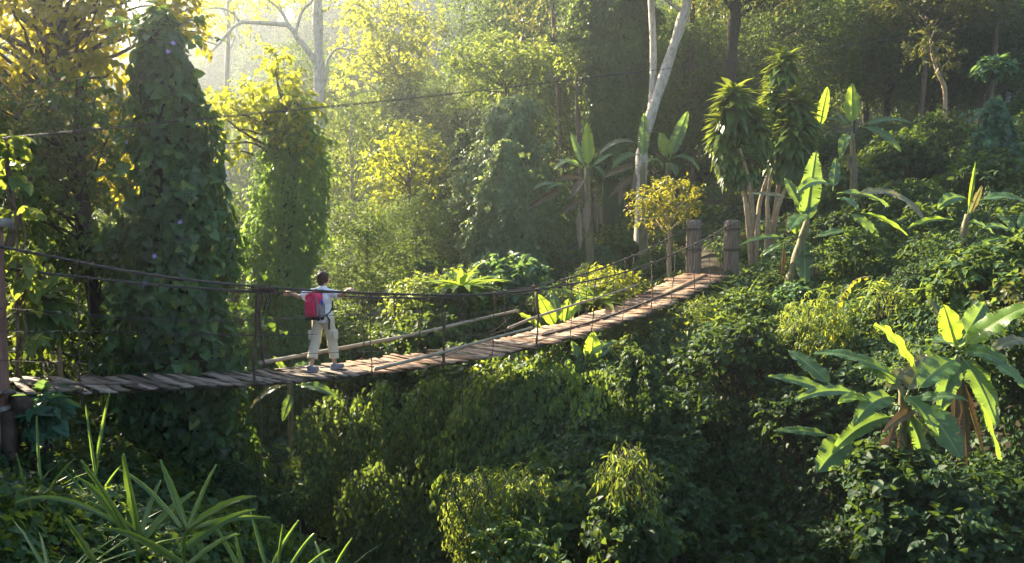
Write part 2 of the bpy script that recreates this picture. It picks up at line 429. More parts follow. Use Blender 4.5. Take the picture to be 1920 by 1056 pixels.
def clump(c, r, ns, flat=.75):
    """twig roots and directions in an uneven blob"""
    d = sphere_dirs(ns)
    k = (.35 + .65 * rng.random(ns) ** .6)
    lump = 1 + .3 * vnoise(d[:, 0] * 2 + c[0], d[:, 1] * 2 + c[1], d[:, 2] * 2 + c[2])
    p = np.asarray(c) + d * (r * k * lump)[:, None] * np.array([1, 1, flat])
    return p, d * np.array([1, 1, .8]) + np.array([0, 0, .15])

def crown_mesh(name, clumps, mat, leaf, tmpl='rhomb', dens=1.0, nl=7, twig=.45, flat=.75, droop=.4, wid=1.0):
    """clumps: (x, y, z, r)"""
    A = [[], [], [], [], []]
    for x, y, z, r in clumps:
        ns = max(6, int(dens * 2.6 * r * r / (leaf * leaf * nl) * 8))
        p, d = clump((x, y, z), r, ns, flat)
        for a, b in zip(A, sprig_leaves(p, d, twig * (.5 + .5 * min(r, 2)), nl, leaf, droop)): a.append(b)
    A = [np.concatenate(a) for a in A]
    return leaves(name, A[0], A[1], A[2], A[3], tmpl, mat, A[4], wid)

def wobbly(p0, p1, n, amp, sag=0.0):
    p0 = np.asarray(p0, float); p1 = np.asarray(p1, float)
    t = np.linspace(0, 1, n); L = np.linalg.norm(p1 - p0)
    q = p0 + (p1 - p0) * t[:, None]
    for ax in range(3):
        ph = random.random() * 6; q[:, ax] += amp * L * np.sin(t * 5 + ph) * t * (1 - t) * 2
    q[:, 2] += sag * L * np.sin(t * math.pi)
    return q

def trunk_mesh(name, path, r0, r1, limbs, mat, seg=10):
    b = MB()
    q = spline(path, max(10, 4 * len(path)))
    rad = np.linspace(r0, r1, len(q)) * (1 + .12 * np.sin(np.arange(len(q)) * 1.3)); rad[0] *= 1.35; rad[1] *= 1.1
    b.tube(q, rad, seg, .12)
    for l in limbs:
        pts, a, c = l
        b.tube(pts, np.linspace(a, c, len(pts)), 6, .1)
    return b.mesh(name, mat)

def proto_tree(H, cb, cr, nclump, cl_r, leaf, mat, bark, r0, tmpl='rhomb', dens=1.0, shape='round', nl=7, flat=.75, droop=.4, lean=.05):
    """local meshes (trunk, crown) of a tree of height H with its crown from cb to H"""
    top = np.array([random.uniform(-1, 1) * lean * H, random.uniform(-1, 1) * lean * H, H * .9])
    path = [np.zeros(3) - np.array([0, 0, .6]), top * .33 + np.array([random.uniform(-.2, .2), random.uniform(-.2, .2), 0]), top * .66, top]
    cl = []; limbs = []
    for i in range(nclump):
        a = i * 2.4 + random.random(); k = (i + .5) / nclump
        z = cb + (H - cb) * (k if shape != 'flat' else .55 + .4 * random.random())
        kk = (z - cb) / (H - cb)
        rr = {'round': math.sin(math.pi * min(1, .12 + .83 * kk)) ** .7, 'cone': 1 - .8 * kk, 'flat': 1.0, 'column': .8 - .3 * abs(kk - .4)}[shape]
        rad = cr * rr * (.45 + .6 * random.random())
        ax = top * (z / max(top[2], .1))
        c = np.array([ax[0] + math.cos(a) * rad, ax[1] + math.sin(a) * rad, z])
        cl.append((*c, cl_r * (.7 + .6 * random.random())))
        st = top * max(.25, (z - rad * .55) / top[2] * .9)
        limbs.append((wobbly(st, c, 7, .12, .05), r0 * .34, r0 * .06))
    q = path
    return trunk_mesh('trunk', q, r0, r0 * .25, limbs, bark), crown_mesh('crown', cl, mat, leaf, tmpl, dens, nl, .5, flat, droop)

def place(name, meshes, loc, rz, sc, label, cat, group=None):
    e = empty(name, loc, label, cat, group)
    e.rotation_euler = (0, 0, rz); e.scale = (sc, sc, sc) if np.ndim(sc) == 0 else sc
    for nm, me in meshes:
        link(nm, me, e)
    return e

def px_tree(name, label, cat, trunk_px, d, r0, r1, clumps_px, mat, bark, leaf, limbs_px=(), tmpl='rhomb', dens=1.0, nl=7, flat=.7, droop=.4, group=None, reach=True, extra=None, ddepth=.6, twig=.5):
    """a tree laid out from measured directions: trunk path, limbs and leaf clumps each at their own distance"""
    tp = [P(u, v, dd if len(q) > 2 else d) for q in trunk_px for (u, v, dd) in [(q + (d,))[:3]]]
    base = tp[0].copy(); g = gz(base[0], base[1])
    if base[2] > g + .1: tp = [np.array([base[0], base[1], g - .3])] + tp
    else: tp[0][2] = min(base[2], g - .3)
    o = tp[0].copy(); o[2] += .3
    e = empty(name, o, label, cat, group)
    cl = []; limbs = []
    arr = np.array(spline(tp, 40)) if len(tp) > 1 else np.array(tp)
    for q in clumps_px:
        u, v, r = q[:3]; dd = q[3] if len(q) > 3 else d + random.uniform(-1, 1) * ddepth * px(r, d) * 2.5
        c = P(u, v, dd) - o; rr = px(r, dd)
        cl.append((*c, rr))
        if reach:
            k = np.argmin(np.linalg.norm(arr - o - c + np.array([0, 0, .4]) , axis=1)); k = max(0, k - 3)
            limbs.append((wobbly(arr[k] - o, c, 7, .14, .04), max(.02, r1 * .45), .012))
    for pts, a, c in limbs_px:
        limbs.append((spline([P(u, v, dd) - o for u, v, dd in pts], 14), a, c))
    link('trunk', trunk_mesh('trunk', [p - o for p in tp], r0, r1, limbs, bark), e)
    if cl: link('crown', crown_mesh('crown', cl, mat, leaf, tmpl, dens, nl, twig, flat, droop), e)
    return e, o

def vine_column(name, label, d, prof, nleaf, leaf, mat, tmpl='heart', depth=1.0, lump=.22, group=None, cat='tree', loose=.5, flowers=0, e_extra=None, solid=True, hang=.85):
    """a trunk smothered in creepers: prof = (v, u_left, u_right) rows, top to bottom"""
    rows = []
    for v, a, b in prof:
        l, r = P(a, v, d), P(b, v, d)
        rows.append((l[2], (l[0] + r[0]) / 2, (r[0] - l[0]) / 2))
    rows = np.array(rows)[::-1]
    Z, CX, RR = rows[:, 0], rows[:, 1], rows[:, 2]
    o = np.array([CX[0], d, min(Z[0], gz(CX[0], d))]); 
    e = empty(name, o, label, cat, group)
    # stems inside
    n = 26; zz = np.linspace(o[2] - .4 if Z[0] > o[2] else Z[0], Z[-1] - .1, n)
    b = MB(); seg = 18; V = []; Fs = []
    for i, z in enumerate(zz):
        cx = np.interp(z, Z, CX); rr = np.interp(z, Z, RR) * (.5 if solid else .25)
        for k in range(seg):
            a = 2 * math.pi * k / seg
            f = rr * (1 + .18 * float(vnoise(math.cos(a) * 1.5 + 7, math.sin(a) * 1.5, z * 1.3, 5)))
            V.append((cx + math.cos(a) * f - o[0], math.sin(a) * f * depth, z - o[2]))
    for i in range(n - 1):
        for k in range(seg): Fs.append((i * seg + k, i * seg + (k + 1) % seg, (i + 1) * seg + (k + 1) % seg, (i + 1) * seg + k))
    Fs.append(tuple((n - 1) * seg + k for k in range(seg)))
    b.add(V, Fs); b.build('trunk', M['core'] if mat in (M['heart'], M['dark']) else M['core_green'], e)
    # the creepers
    N = nleaf
    w = np.interp(np.linspace(Z[0], Z[-1], 400), Z, RR) + .1
    cdf = np.cumsum(w) / w.sum()
    z = np.interp(rng.random(N), cdf, np.linspace(Z[0], Z[-1], 400))
    a = rng.random(N) * 2 * math.pi
    rr = np.interp(z, Z, RR); cx = np.interp(z, Z, CX)
    lum = 1 + lump * vnoise(np.cos(a) * 2.2 + 3, np.sin(a) * 2.2, z * 1.1, 7) + lump * .6 * vnoise(np.cos(a) * 5, np.sin(a) * 5 + 3, z * 2.6, 8)
    dep = 1 - .34 * rng.random(N) ** 1.5
    f = rr * lum * dep
    topk = np.clip((z - Z[-1]) / .6 + 1, 0, 1)
    pos = np.column_stack([cx + np.cos(a) * f - o[0], np.sin(a) * f * depth, z - o[2] + rng.normal(0, .05, N)])
    out = np.column_stack([np.cos(a), np.sin(a), topk * .8])
    dd = out * (.3 + .4 * loose) + np.array([0, 0, -hang]) + rng.normal(size=(N, 3)) * (.3 + .4 * loose)
    nn = out + np.array([0, 0, .45]) + rng.normal(size=(N, 3)) * (.28 + .35 * loose)
    rnd = np.clip(.42 + .22 * vnoise(np.cos(a) * 4, np.sin(a) * 4, z * 2, 9) + rng.normal(0, .24, N), 0, 1)
    sz = leaf * (.55 + .75 * rng.random(N))
    # loose shoots that hang away from the mass
    ns = max(20, N // 220)
    zs = rng.uniform(Z[0] + .2 * (Z[-1] - Z[0]), Z[-1], ns); as_ = rng.random(ns) * 6.283
    rs = np.interp(zs, Z, RR) * (1 + lump * .3)
    rt = np.column_stack([np.interp(zs, Z, CX) + np.cos(as_) * rs - o[0], np.sin(as_) * rs * depth, zs - o[2]])
    od = np.column_stack([np.cos(as_), np.sin(as_), -.5 + .9 * rng.random(ns)])
    A_ = sprig_leaves(rt, od, leaf * 3.4, 8, leaf * .8, .6, .4)
    link('vine_foliage', leaves('vine_foliage', np.vstack([pos, A_[0]]), np.vstack([dd, A_[1]]), np.vstack([nn, A_[2]]), np.concatenate([sz, A_[3]]), tmpl, mat, np.concatenate([rnd, A_[4]])), e)
    if flowers:
        for k in range(flowers):
            zf = random.uniform(Z[0] + 1.2, Z[-1] - .4); af = random.uniform(-2.6, -.5); f = np.interp(zf, Z, RR) * 1.12
            c = np.array([np.interp(zf, Z, CX) + math.cos(af) * f - o[0], math.sin(af) * f * depth, zf - o[2]])
            q = np.linspace(0, 2 * math.pi, 6)[:5]
            nrm = unit(np.array([math.cos(af), math.sin(af), .3])); t1 = unit(np.cross(nrm, [0, 0, 1])); t2 = np.cross(nrm, t1)
            dirs = np.array([t1 * math.cos(x) + t2 * math.sin(x) + nrm * .35 for x in q])
            link('flower', leaves('flower', np.repeat(c[None], 5, 0), dirs, np.repeat(nrm[None], 5, 0), .042, 'oval', M['flower'], wid=1.5), e)
    return e, o

def shrub(name, label, cat, u, v, r, d, mat, leaf, tmpl='oval', n=7, dens=1.0, group=None, nl=7, flat=.8, spread=1.0, droop=.45, twig=.4):
    """low bush made of several clumps on stems that rise from the ground"""
    c0 = P(u, v, d); rr = px(r, d)
    g = min(gz(c0[0], c0[1]), c0[2] - rr * .5)
    o = np.array([c0[0], c0[1], g])
    e = empty(name, o, label, cat, group)
    cl = []; b = MB()
    for i in range(n):
        a = i * 2.4 + random.random(); k = math.sqrt((i + .3) / n)
        c = c0 - o + np.array([math.cos(a) * rr * .75 * k * spread, math.sin(a) * rr * .7 * k, rr * (.35 * (1 - k) + random.uniform(-.3, .2))])
        cl.append((*c, rr * (.4 + .2 * random.random())))
        b.tube(wobbly((random.uniform(-.1, .1), random.uniform(-.1, .1), -.15), c, 6, .15), np.linspace(.03, .012, 6), 5)
    b.build('stem', M['bark_dark'], e)
    link('foliage', crown_mesh('foliage', cl, mat, leaf, tmpl, dens, nl, twig, flat, droop), e)
    return e

# ------------------------------------------------------------------ the suspension bridge
BL = np.array([-5.97, 9.48]); BR = np.array([5.0, 21.0])
BD = unit(BR - BL); BN = np.array([BD[1], -BD[0]]); BLEN = float(np.linalg.norm(BR - BL))
def deck_z(t): return .721 * t ** 3 + 1.99 * t ** 2 - 2.014 * t - 1.837 + CAMZ
def B(t, w=0.0, h=0.0):
    q = BL + BD * BLEN * t + BN * w
    return np.array([q[0], q[1], deck_z(t) + h])
HN = np.array([(-.03, 1.70), (.07, 1.45), (.18, 1.36), (.32, 1.26), (.48, 1.12), (.74, 1.08), (1.03, 1.25)])
HF = np.array([(-.03, 1.42), (.05, 1.36), (.16, 1.26), (.27, 1.22), (.40, 1.05), (.55, .95), (.75, .95), (1.03, 1.14)])
W = .62
def smooth_interp(t, H):
    ts = np.linspace(-.06, .06, 7)
    return float(np.mean([np.interp(t + k, H[:, 0], H[:, 1]) for k in ts]))
def rail(t, s, dh=0.0):
    return B(t, s * (W + .04), smooth_interp(t, HN if s > 0 else HF) + dh)

bridge = empty('suspension_bridge', (0, 14, 0), 'narrow rope and plank suspension bridge hanging across the green gorge', 'bridge')
def bl(p): return np.asarray(p, float) - np.array([0, 14, 0])

def build_deck():
    b = MB(); g = MB()
    t = .004
    while t < 1.0:
        wv = random.uniform(.075, .15)
        k = (t + wv / BLEN / 2)
        grey = k < .30
        L = W + random.uniform(-.05, .10) + (.08 if random.random() < .12 else 0)
        yaw = random.gauss(0, .05 if not grey else .1); off = random.uniform(-.06, .06)
        c = B(k, off, random.uniform(-.008, .012))
        ac = np.array([*(BN * math.cos(yaw) + BD * math.sin(yaw)), random.gauss(0, .012)])
        al = np.array([*(BD * math.cos(yaw) - BN * math.sin(yaw)), (deck_z(k + .01) - deck_z(k - .01)) / (.02 * BLEN) + random.gauss(0, .03)])
        al = unit(al); ac = unit(ac - al * (ac @ al)); up = np.cross(ac, al)
        if up[2] < 0: up = -up
        # plank with a slightly bowed, ragged outline
        n = 6; V = []; rv = random.random()
        for i in range(n + 1):
            s = -1 + 2 * i / n
            w0 = wv * .5 * (1 + random.uniform(-.1, .06)); w1 = wv * .5 * (1 + random.uniform(-.1, .06))
            bow = .012 * random.uniform(-1, 1)
            for sl, wq in ((-1, w0), (1, w1)):
                for su in (-1, 1):
                    V.append(bl(c + ac * L * s + al * sl * wq + up * (su * .010 + bow)))
        Fs = []
        for i in range(n):
            a = i * 4; z = a + 4
            Fs += [(a + 1, a + 3, z + 3, z + 1), (a, z, z + 2, a + 2), (a, a + 1, z + 1, z), (a + 2, z + 2, z + 3, a + 3)]
        Fs += [(0, 2, 3, 1), (n * 4, n * 4 + 1, n * 4 + 3, n * 4 + 2)]
        (g if (grey or random.random() < .12) else b).add(V, Fs, rv)
        t += wv / BLEN + random.uniform(.0, .0016)
    b.v = b.v; nb = len(b.f)
    base = len(b.v); b.v += g.v; b.r += g.r; b.f += [tuple(i + base for i in f) for f in g.f]
    me = b.mesh('deck', [M['plank'], M['plank_grey']], False)
    idx = np.zeros(len(b.f), np.int32); idx[nb:] = 1
    me.polygons.foreach_set('material_index', idx)
    link('deck', me, bridge)
build_deck()

def pathtube(name, f, t0, t1, n, r, mat, seg=7, rough=.0, label=None):
    b = MB(); b.tube([bl(f(t)) for t in np.linspace(t0, t1, n)], r, seg, rough)
    return b.build(name, mat, bridge, True, label)
for s in (1, -1):
    pathtube('hand_cable', lambda t: rail(t, s), -.035, 1.03, 60, .017, M['cable'])
    pathtube('deck_cable', lambda t: B(t, s * .46, -.045), -.02, 1.02, 50, .018, M['cable'])
# second strand lashed to the near hand cable
b = MB(); b.tube([bl(rail(t, 1, -.03 - .02 * math.sin(t * 40)) ) for t in np.linspace(.15, .62, 70)], .008, 5); b.build('lashed_rope', M['rope'], bridge)
b = MB(); b.tube([bl(rail(t, -1, -.02 - .015 * math.sin(t * 44)) ) for t in np.linspace(.18, 1.0, 80)], .008, 5); b.build('lashed_rope', M['rope'], bridge)

def hanger(t, s, thick=.009, dt=0.0, wob=.02, top=1.0, bot=-.06, strands=1):
    b = MB()
    h = smooth_interp(t, HN if s > 0 else HF) * top
    for k in range(strands):
        q = []
        ph = random.random() * 6
        for i in range(12):
            a = i / 11
            p = B(t + dt * (1 - a) + random.gauss(0, .0004), s * (W + .03 + .012 * k) + wob * math.sin(a * 7 + ph + k), bot + (h - bot) * a)
            q.append(bl(p))
        b.tube(q, thick * (1 + .35 * np.sin(np.arange(12) * 2.1 + ph)), 6, .4)
    # lashings at the hand cable and the deck edge, with frayed ends
    for a, hh in ((0, h), (1, .02)):
        c = B(t + (0 if a == 0 else dt), s * (W + .035), hh)
        if bot > .2 and a: continue
        q = [bl(c + np.array([BD[0] * (x * .02 - .05), BD[1] * (x * .02 - .05), 0]) + np.array([BN[0] * math.cos(x * 2.4), BN[1] * math.cos(x * 2.4), math.sin(x * 2.4)]) * .022) for x in np.linspace(0, 5, 14)]
        b.tube(q, .012, 5, .4)
        for z in range(random.randint(1, 3)):
            L = random.uniform(.05, .2)
            b.tube([bl(c), bl(c + np.array([random.uniform(-.03, .03), random.uniform(-.03, .03), -L * .6])), bl(c + np.array([random.uniform(-.05, .05), random.uniform(-.05, .05), -L]))], [.012, .009, .004], 5, .4)
    b.build('hanger_rope', M['rope'], bridge)
for t, s, th, dt, st in ((.035, 1, .007, 0, 1), (.18, 1, .013, -.006, 2), (.30, 1, .010, 0, 1), (.395, 1, .017, 0, 2), (.475, 1, .010, -.008, 1), (.545, 1, .015, 0, 2), (.61, 1, .008, 0, 1), (.66, 1, .012, -.01, 1), (.725, 1, .008, -.006, 1),
                         (.79, 1, .011, 0, 1), (.85, 1, .009, -.01, 1), (.905, 1, .011, 0, 1), (.95, 1, .009, 0, 1), (.985, 1, .008, 0, 1),
                         (.07, -1, .007, 0, 1), (.225, -1, .015, .006, 3), (.35, -1, .010, 0, 1), (.43, -1, .009, 0, 1), (.50, -1, .011, 0, 1), (.575, -1, .011, 0, 2), (.63, -1, .008, 0, 1), (.69, -1, .009, 0, 1), (.745, -1, .012, 0, 1),
                         (.81, -1, .009, 0, 1), (.86, -1, .011, 0, 1), (.91, -1, .009, 0, 1), (.955, -1, .011, 0, 1)):
    hanger(t, s, th, dt, .02, 1.0, -.06, st)
for t, s, bt in ((.33, 1, .9), (.555, -1, .6), (.70, -1, .75), (.88, 1, .85), (.965, 1, .9), (.78, -1, .8), (.84, -1, .8)):
    hanger(t, s, .010, 0, .01, 1.0, bt)
# rope bundle tied round both cables near the walker
b = MB()
for k in range(5):
    q = []
    for i in range(22):
        a = i / 21; c = rail(.175 + .02 * a, 1, -.02)
        q.append(bl(c + np.array([BN[0] * math.cos(a * 26 + k), BN[1] * math.cos(a * 26 + k), math.sin(a * 26 + k)]) * (.035 + .012 * random.random())))
    b.tube(q, .012, 5, .5)
for k in range(4):
    c = rail(.178 + .004 * k, 1, -.03); b.tube([bl(c), bl(c + np.array([.03, 0, -.15])), bl(c + np.array([-.02 * k, .0, -.3 - .05 * k]))], [.012, .01, .005], 5, .4)
b.build('rope_lashing', M['rope'], bridge)
# thin side wires
for s, h, t0, t1 in ((1, .92, -.02, .40), (1, .70, -.02, .24), (1, .36, -.02, .33), (-1, .80, -.02, .45), (-1, .55, .10, .36), (-1, .34, -.02, .24), (-1, .48, .42, .62), (-1, .62, .5, 1.0)):
    pathtube('side_wire', lambda t: B(t, s * (W + .02), h + .03 * math.sin(t * 21 + h * 9)), t0, t1, 24, .0045, M['cable'], 5)
# bamboo poles
def pole(ps, r, name='bamboo_rail', mat='bamboo'):
    b = MB(); q = spline([bl(p) for p in ps], 30)
    rad = np.linspace(r * 1.15, r * .85, 30) * (1 + .1 * (np.arange(30) % 5 == 0))
    b.tube(q, rad, 9, .05); b.build(name, M[mat], bridge)
pole([B(.225, -W - .05, .10), B(.33, -W - .05, .26), B(.43, -W - .06, .37), B(.52, -W - .05, .47), B(.60, -W - .05, .50)], .030)
pole([B(.305, W + .02, .07), B(.39, W + .03, .21), B(.46, W + .04, .32), B(.535, W + .05, .40)], .027)
pole([B(.58, -W - .02, .18), B(.63, -W - .03, .27), B(.72, -W - .03, .32), B(.80, -W - .02, .30), B(.875, -W - .02, .26)], .026)
for ps in ([B(.46, W, .35), B(.42, .2, .05), B(.40, -.1, .03)], [B(.47, -W, .38), B(.50, -W - .02, .18), B(.55, -W, .2), B(.58, -W, .4)], [B(.50, -W, .25), B(.53, -W, .12), B(.57, -W, .16), B(.63, -W, .28)]):
    b = MB(); b.tube(spline([bl(p) for p in ps], 18), .007, 5); b.build('loose_rope', M['rope'], bridge)
# lengthwise boards nailed on the deck
def lay(t0, t1, w0, w1, half, name, mat):
    n = 12; V = []; Fs = []
    for i in range(n + 1):
        a = i / n; t = t0 + (t1 - t0) * a; w = w0 + (w1 - w0) * a
        for sw in (-1, 1):
            for h in (.022, .05): V.append(bl(B(t, w + sw * half, h)))
    for i in range(n):
        a = i * 4; z = a + 4
        Fs += [(a + 1, a + 3, z + 3, z + 1), (a, z, z + 2, a + 2), (a, a + 1, z + 1, z), (a + 2, z + 2, z + 3, a + 3)]
    Fs += [(0, 2, 3, 1), (n * 4, n * 4 + 1, n * 4 + 3, n * 4 + 2)]
    b = MB(); b.add(V, Fs); b.build(name, M[mat], bridge, False)
lay(.89, .995, .02, .10, .075, 'runner_board', 'board')
lay(.60, .76, .0, .06, .026, 'runner_board', 'dark_wood')
lay(.755, .90, .03, .10, .026, 'runner_board', 'dark_wood')
lay(.012, .085, .10, .30, .03, 'runner_board', 'plank_grey')
# frayed ropes dangling under the deck
for t, w, L in ((.505, .55, .55), (.43, .5, 1.4), (.545, .55, .5), (.70, .56, .45), (.655, .5, 1.0), (.185, .5, 1.6)):
    p = B(t, w, -.05); b = MB(); b.tube([bl(p), bl(p + np.array([.02, 0, -L * .5])), bl(p + np.array([-.02, .01, -L]))], [.010, .008, .006], 5, .4); b.build('dangling_rope', M['rope'], bridge)

# posts
def rough_post(name, label, base, h, r, mat, square=False, group=None):
    e_r = []; n = 16; seg = 36; V = []; Fs = []
    gr = [random.random() < .28 for _ in range(seg)]
    ph = random.random() * 9
    for i in range(n):
        z = -.5 + (h + .5) * i / (n - 1)
        for k in range(seg):
            a = 2 * math.pi * k / seg
            f = r * (1 + .07 * math.sin(a * 3 + ph) + .05 * math.sin(a * 7 + z * 1.1 + ph) - (.13 if gr[k] else 0) + .03 * random.random())
            if square: f = r / max(abs(math.cos(a)), abs(math.sin(a))) * (1 + .015 * random.random())
            V.append((math.cos(a) * f, math.sin(a) * f, z + (.03 * math.sin(a * 2 + ph) if i == n - 1 else 0)))
    for i in range(n - 1):
        for k in range(seg): Fs.append((i * seg + k, i * seg + (k + 1) % seg, (i + 1) * seg + (k + 1) % seg, (i + 1) * seg + k))
    Fs.append(tuple((n - 1) * seg + k for k in range(seg)))
    b = MB(); b.add(V, Fs); o = b.build(name, mat, None, False)
    o.location = base
    return tag(o, label, 'post', group)
pf = P(1299, 500, 21.6); pn = P(1372, 505, 21.1)
for p, lb in ((pf, 'thick grey weathered timber post nearer the yellow tree at the bridge end'), (pn, 'thick grey weathered timber post beside the dracaena at the bridge end')):
    p[2] = gz(p[0], p[1])
    rough_post('bridge_post', lb, p, P(0, 414, p[1])[2] - p[2], px(13.5, p[1]), M['post'])
# ropes wound on the posts belong to the bridge
for p in (pf, pn):
    for hz in (P(0, 432, p[1])[2], P(0, 470, p[1])[2]):
        b = MB(); b.tube([bl(np.array([p[0] + math.cos(a) * px(15, p[1]), p[1] + math.sin(a) * px(15, p[1]), hz + a * .004])) for a in np.linspace(0, 14, 60)], .014, 5, .3); b.build('post_lashing', M['rope'], bridge)
q = P(4, 700, 9.0); g0 = P(0, 850, 9.0)[2]
lp = rough_post('bridge_post', 'reddish brown square post standing where the near bank meets the bridge', (q[0] - .03, 9.0, g0), P(0, 425, 9.0)[2] - g0, .07, M['post_red'], True)
b = MB()
b.box(P(2, 418, 9.0) , np.eye(3), (.085, .085, .05), jit=.1)
o = b.build('post_cap', M['concrete'], lp, False); o.matrix_parent_inverse = Matrix.Translation((-(q[0] - .03), -9.0, -g0))
b = MB(); b.box(P(2, 810, 9.0), np.eye(3), (.11, .11, .30), jit=.04); b.box(P(2, 765, 9.0), np.eye(3), (.12, .12, .03))
o = b.build('footing', M['concrete'], lp, False); o.matrix_parent_inverse = Matrix.Translation((-(q[0] - .03), -9.0, -g0))
# timber landing at the near end
land = empty('wooden_landing', B(-.06), 'dark timber landing of loose planks at the near end of the bridge', 'landing')
lo = B(-.06)
b = MB()
for k in range(7):
    c = B(-.012 - .0095 * k, random.uniform(-.1, .1), .01) - lo
    b.box(c, [np.array([*BN, 0]), np.array([*BD, 0]), np.array([0, 0, 1])], (.75 + random.uniform(-.1, .1), .065, .016), random.random())
b.build('planking', M['plank_grey'], land, False)
for k, (t, w) in enumerate(((-.005, 0), (-.05, 0))):
    b = MB(); b.box(B(t, w, -.13) - lo, [np.array([*BN, 0]), np.array([*BD, 0]), np.array([0, 0, 1])], (.85, .07, .085)); b.build('beam', M['dark_wood'], land, False)
for t, w in ((-.012, .66), (-.012, -.6), (-.07, .66)):
    b = MB(); c = B(t, w, -.2) - lo; b.box(c + np.array([0, 0, -.5]), np.eye(3), (.065, .065, .5)); b.build('leg', M['dark_wood'], land, False)

# overhead wire
b = MB(); wp = [P(-400, 300, 9), P(0, 262, 10.5), P(400, 222, 12.5), P(800, 182, 15.5), P(1200, 135, 19.5), P(1600, 84, 25), P(1900, 38, 31)]
b.tube(spline(wp, 60), .0075, 6)
wire = empty('overhead_wire', wp[3], 'thin dark wire strung high above the bridge across the whole valley', 'wire')
o = b.build('wire', M['cable'], wire); o.location = -Vector(wp[3])
b = MB(); q0 = P(-60, 262, 10.2); 
bt = MB(); bt.tube([p + np.array([0, 0, .02]) for p in spline(wp, 60)][8:40], .006, 5); o = bt.build('guy_strand', M['cable'], wire); o.location = -Vector(wp[3])

# ------------------------------------------------------------------ the walker
def blob_mesh(name, build, mat, voxel, smooth=4, disp=0.0, dscale=20):
    """one continuous skin grown over overlapping closed volumes"""
    b = MB(); build(b)
    o = bpy.data.objects.new('tmp', b.mesh('tmp', mat)); COL.objects.link(o)
    m = o.modifiers.new('r', 'REMESH'); m.mode = 'VOXEL'; m.voxel_size = voxel; m.use_smooth_shade = True
    if smooth:
        s = o.modifiers.new('s', 'SMOOTH'); s.iterations = smooth; s.factor = .5
    dg = bpy.context.evaluated_depsgraph_get()
    me = bpy.data.meshes.new_from_object(o.evaluated_get(dg)); me.name = name
    bpy.data.objects.remove(o)
    if disp:
        n = len(me.vertices); co = np.empty(n * 3, np.float32); me.vertices.foreach_get('co', co); co = co.reshape(-1, 3)
        no = np.empty(n * 3, np.float32); me.vertices.foreach_get('normal', no); no = no.reshape(-1, 3)
        k = vnoise(co[:, 0] * dscale, co[:, 1] * dscale, co[:, 2] * dscale * .55, 4) + .5 * vnoise(co[:, 0] * dscale * 2, co[:, 1] * dscale * 2, co[:, 2] * dscale * 1.3, 6)
        co = co + no * (k * disp)[:, None]; me.vertices.foreach_set('co', co.astype(np.float32).ravel())
    a = me.attributes.get('rnd') or me.attributes.new('rnd', 'FLOAT', 'POINT')
    me.polygons.foreach_set('use_smooth', np.ones(len(me.polygons), bool))
    if not me.materials: me.materials.append(mat)
    me.update()
    return me

def ell(b, c, r, rot=0.0, seg=16, tilt=0.0):
    V = []; Fs = []; n = 10
    cr, sr = math.cos(rot), math.sin(rot)
    for i in range(n + 1):
        th = math.pi * i / n
        for k in range(seg):
            a = 2 * math.pi * k / seg
            x, y, z = math.sin(th) * math.cos(a) * r[0], math.sin(th) * math.sin(a) * r[1], math.cos(th) * r[2]
            y, z = y * math.cos(tilt) - z * math.sin(tilt), y * math.sin(tilt) + z * math.cos(tilt)
            V.append((c[0] + x * cr - y * sr, c[1] + x * sr + y * cr, c[2] + z))
    for i in range(n):
        for k in range(seg): Fs.append((i * seg + k, (i + 1) * seg + k, (i + 1) * seg + (k + 1) % seg, i * seg + (k + 1) % seg))
    b.add(V, Fs)

def limb(b, pts, rad):
    b.tube(pts, rad, 12)
    for p, r in zip(pts, rad): ell(b, p, (r, r, r), seg=12)

M['skin'] = solid_mat('skin', [(.3, (.42, .24, .16)), (.7, (.52, .31, .21))], 12, .55, .05)
M['hair'] = solid_mat('dark_brown_hair', [(.3, (.018, .009, .006)), (.7, (.06, .026, .016))], 14, .4, .5, (6, 6, .8))
M['shirt'] = solid_mat('white_cotton', [(.3, (.78, .79, .83)), (.7, (.86, .86, .88))], 10, .85, .25)
M['khaki'] = solid_mat('khaki_cotton', [(.3, (.55, .46, .33)), (.7, (.68, .59, .45))], 9, .9, .3)
M['shoe'] = solid_mat('grey_canvas', [(.3, (.14, .14, .17)), (.7, (.24, .24, .28))], 14, .8, .2)
M['pink'] = solid_mat('crimson_nylon', [(.3, (.58, .02, .08)), (.7, (.72, .035, .12))], 12, .55, .25)
M['packgrey'] = solid_mat('grey_nylon', [(.3, (.16, .15, .16)), (.7, (.27, .25, .26))], 14, .6, .2)
M['black'] = solid_mat('black_webbing', [(.3, (.008, .008, .01)), (.7, (.022, .022, .026))], 20, .65, .2)
M['bottle'] = solid_mat('blue_plastic', [(.3, (.03, .05, .3)), (.7, (.05, .09, .45))], 10, .3, 0)

PT = .272
person = empty('person', B(PT, 0, .02), 'person in white shirt and khaki trousers crossing the bridge, arms spread to the cables', 'person')
TH = R(24)
pm = Matrix(((BN[0], BD[0], 0, 0), (BN[1], BD[1], 0, 0), (0, 0, 1, 0), (0, 0, 0, 1))) @ Matrix.Rotation(TH, 4, 'Z')
def tb(p):
    """bridge axes -> the walker's own axes"""
    return np.array([math.cos(TH) * p[0] + math.sin(TH) * p[1], -math.sin(TH) * p[0] + math.cos(TH) * p[1], p[2]])
person.matrix_world = Matrix.Translation(Vector(B(PT, 0, .016))) @ pm
nz_ = smooth_interp(PT, HN) - .016; fz_ = smooth_interp(PT - .012, HF) - .016
SH_L, EL_L, WR_L = (-.165, -.005, 1.235), (-.385, -.05, 1.165), tuple(tb((-.535, -.27, fz_ + .03)))
SH_R, EL_R, WR_R = (.165, .0, 1.235), (.36, -.03, 1.20), tuple(tb((.535, .13, nz_ + .03)))
YAW = -.45                                     # head turned a little to the right
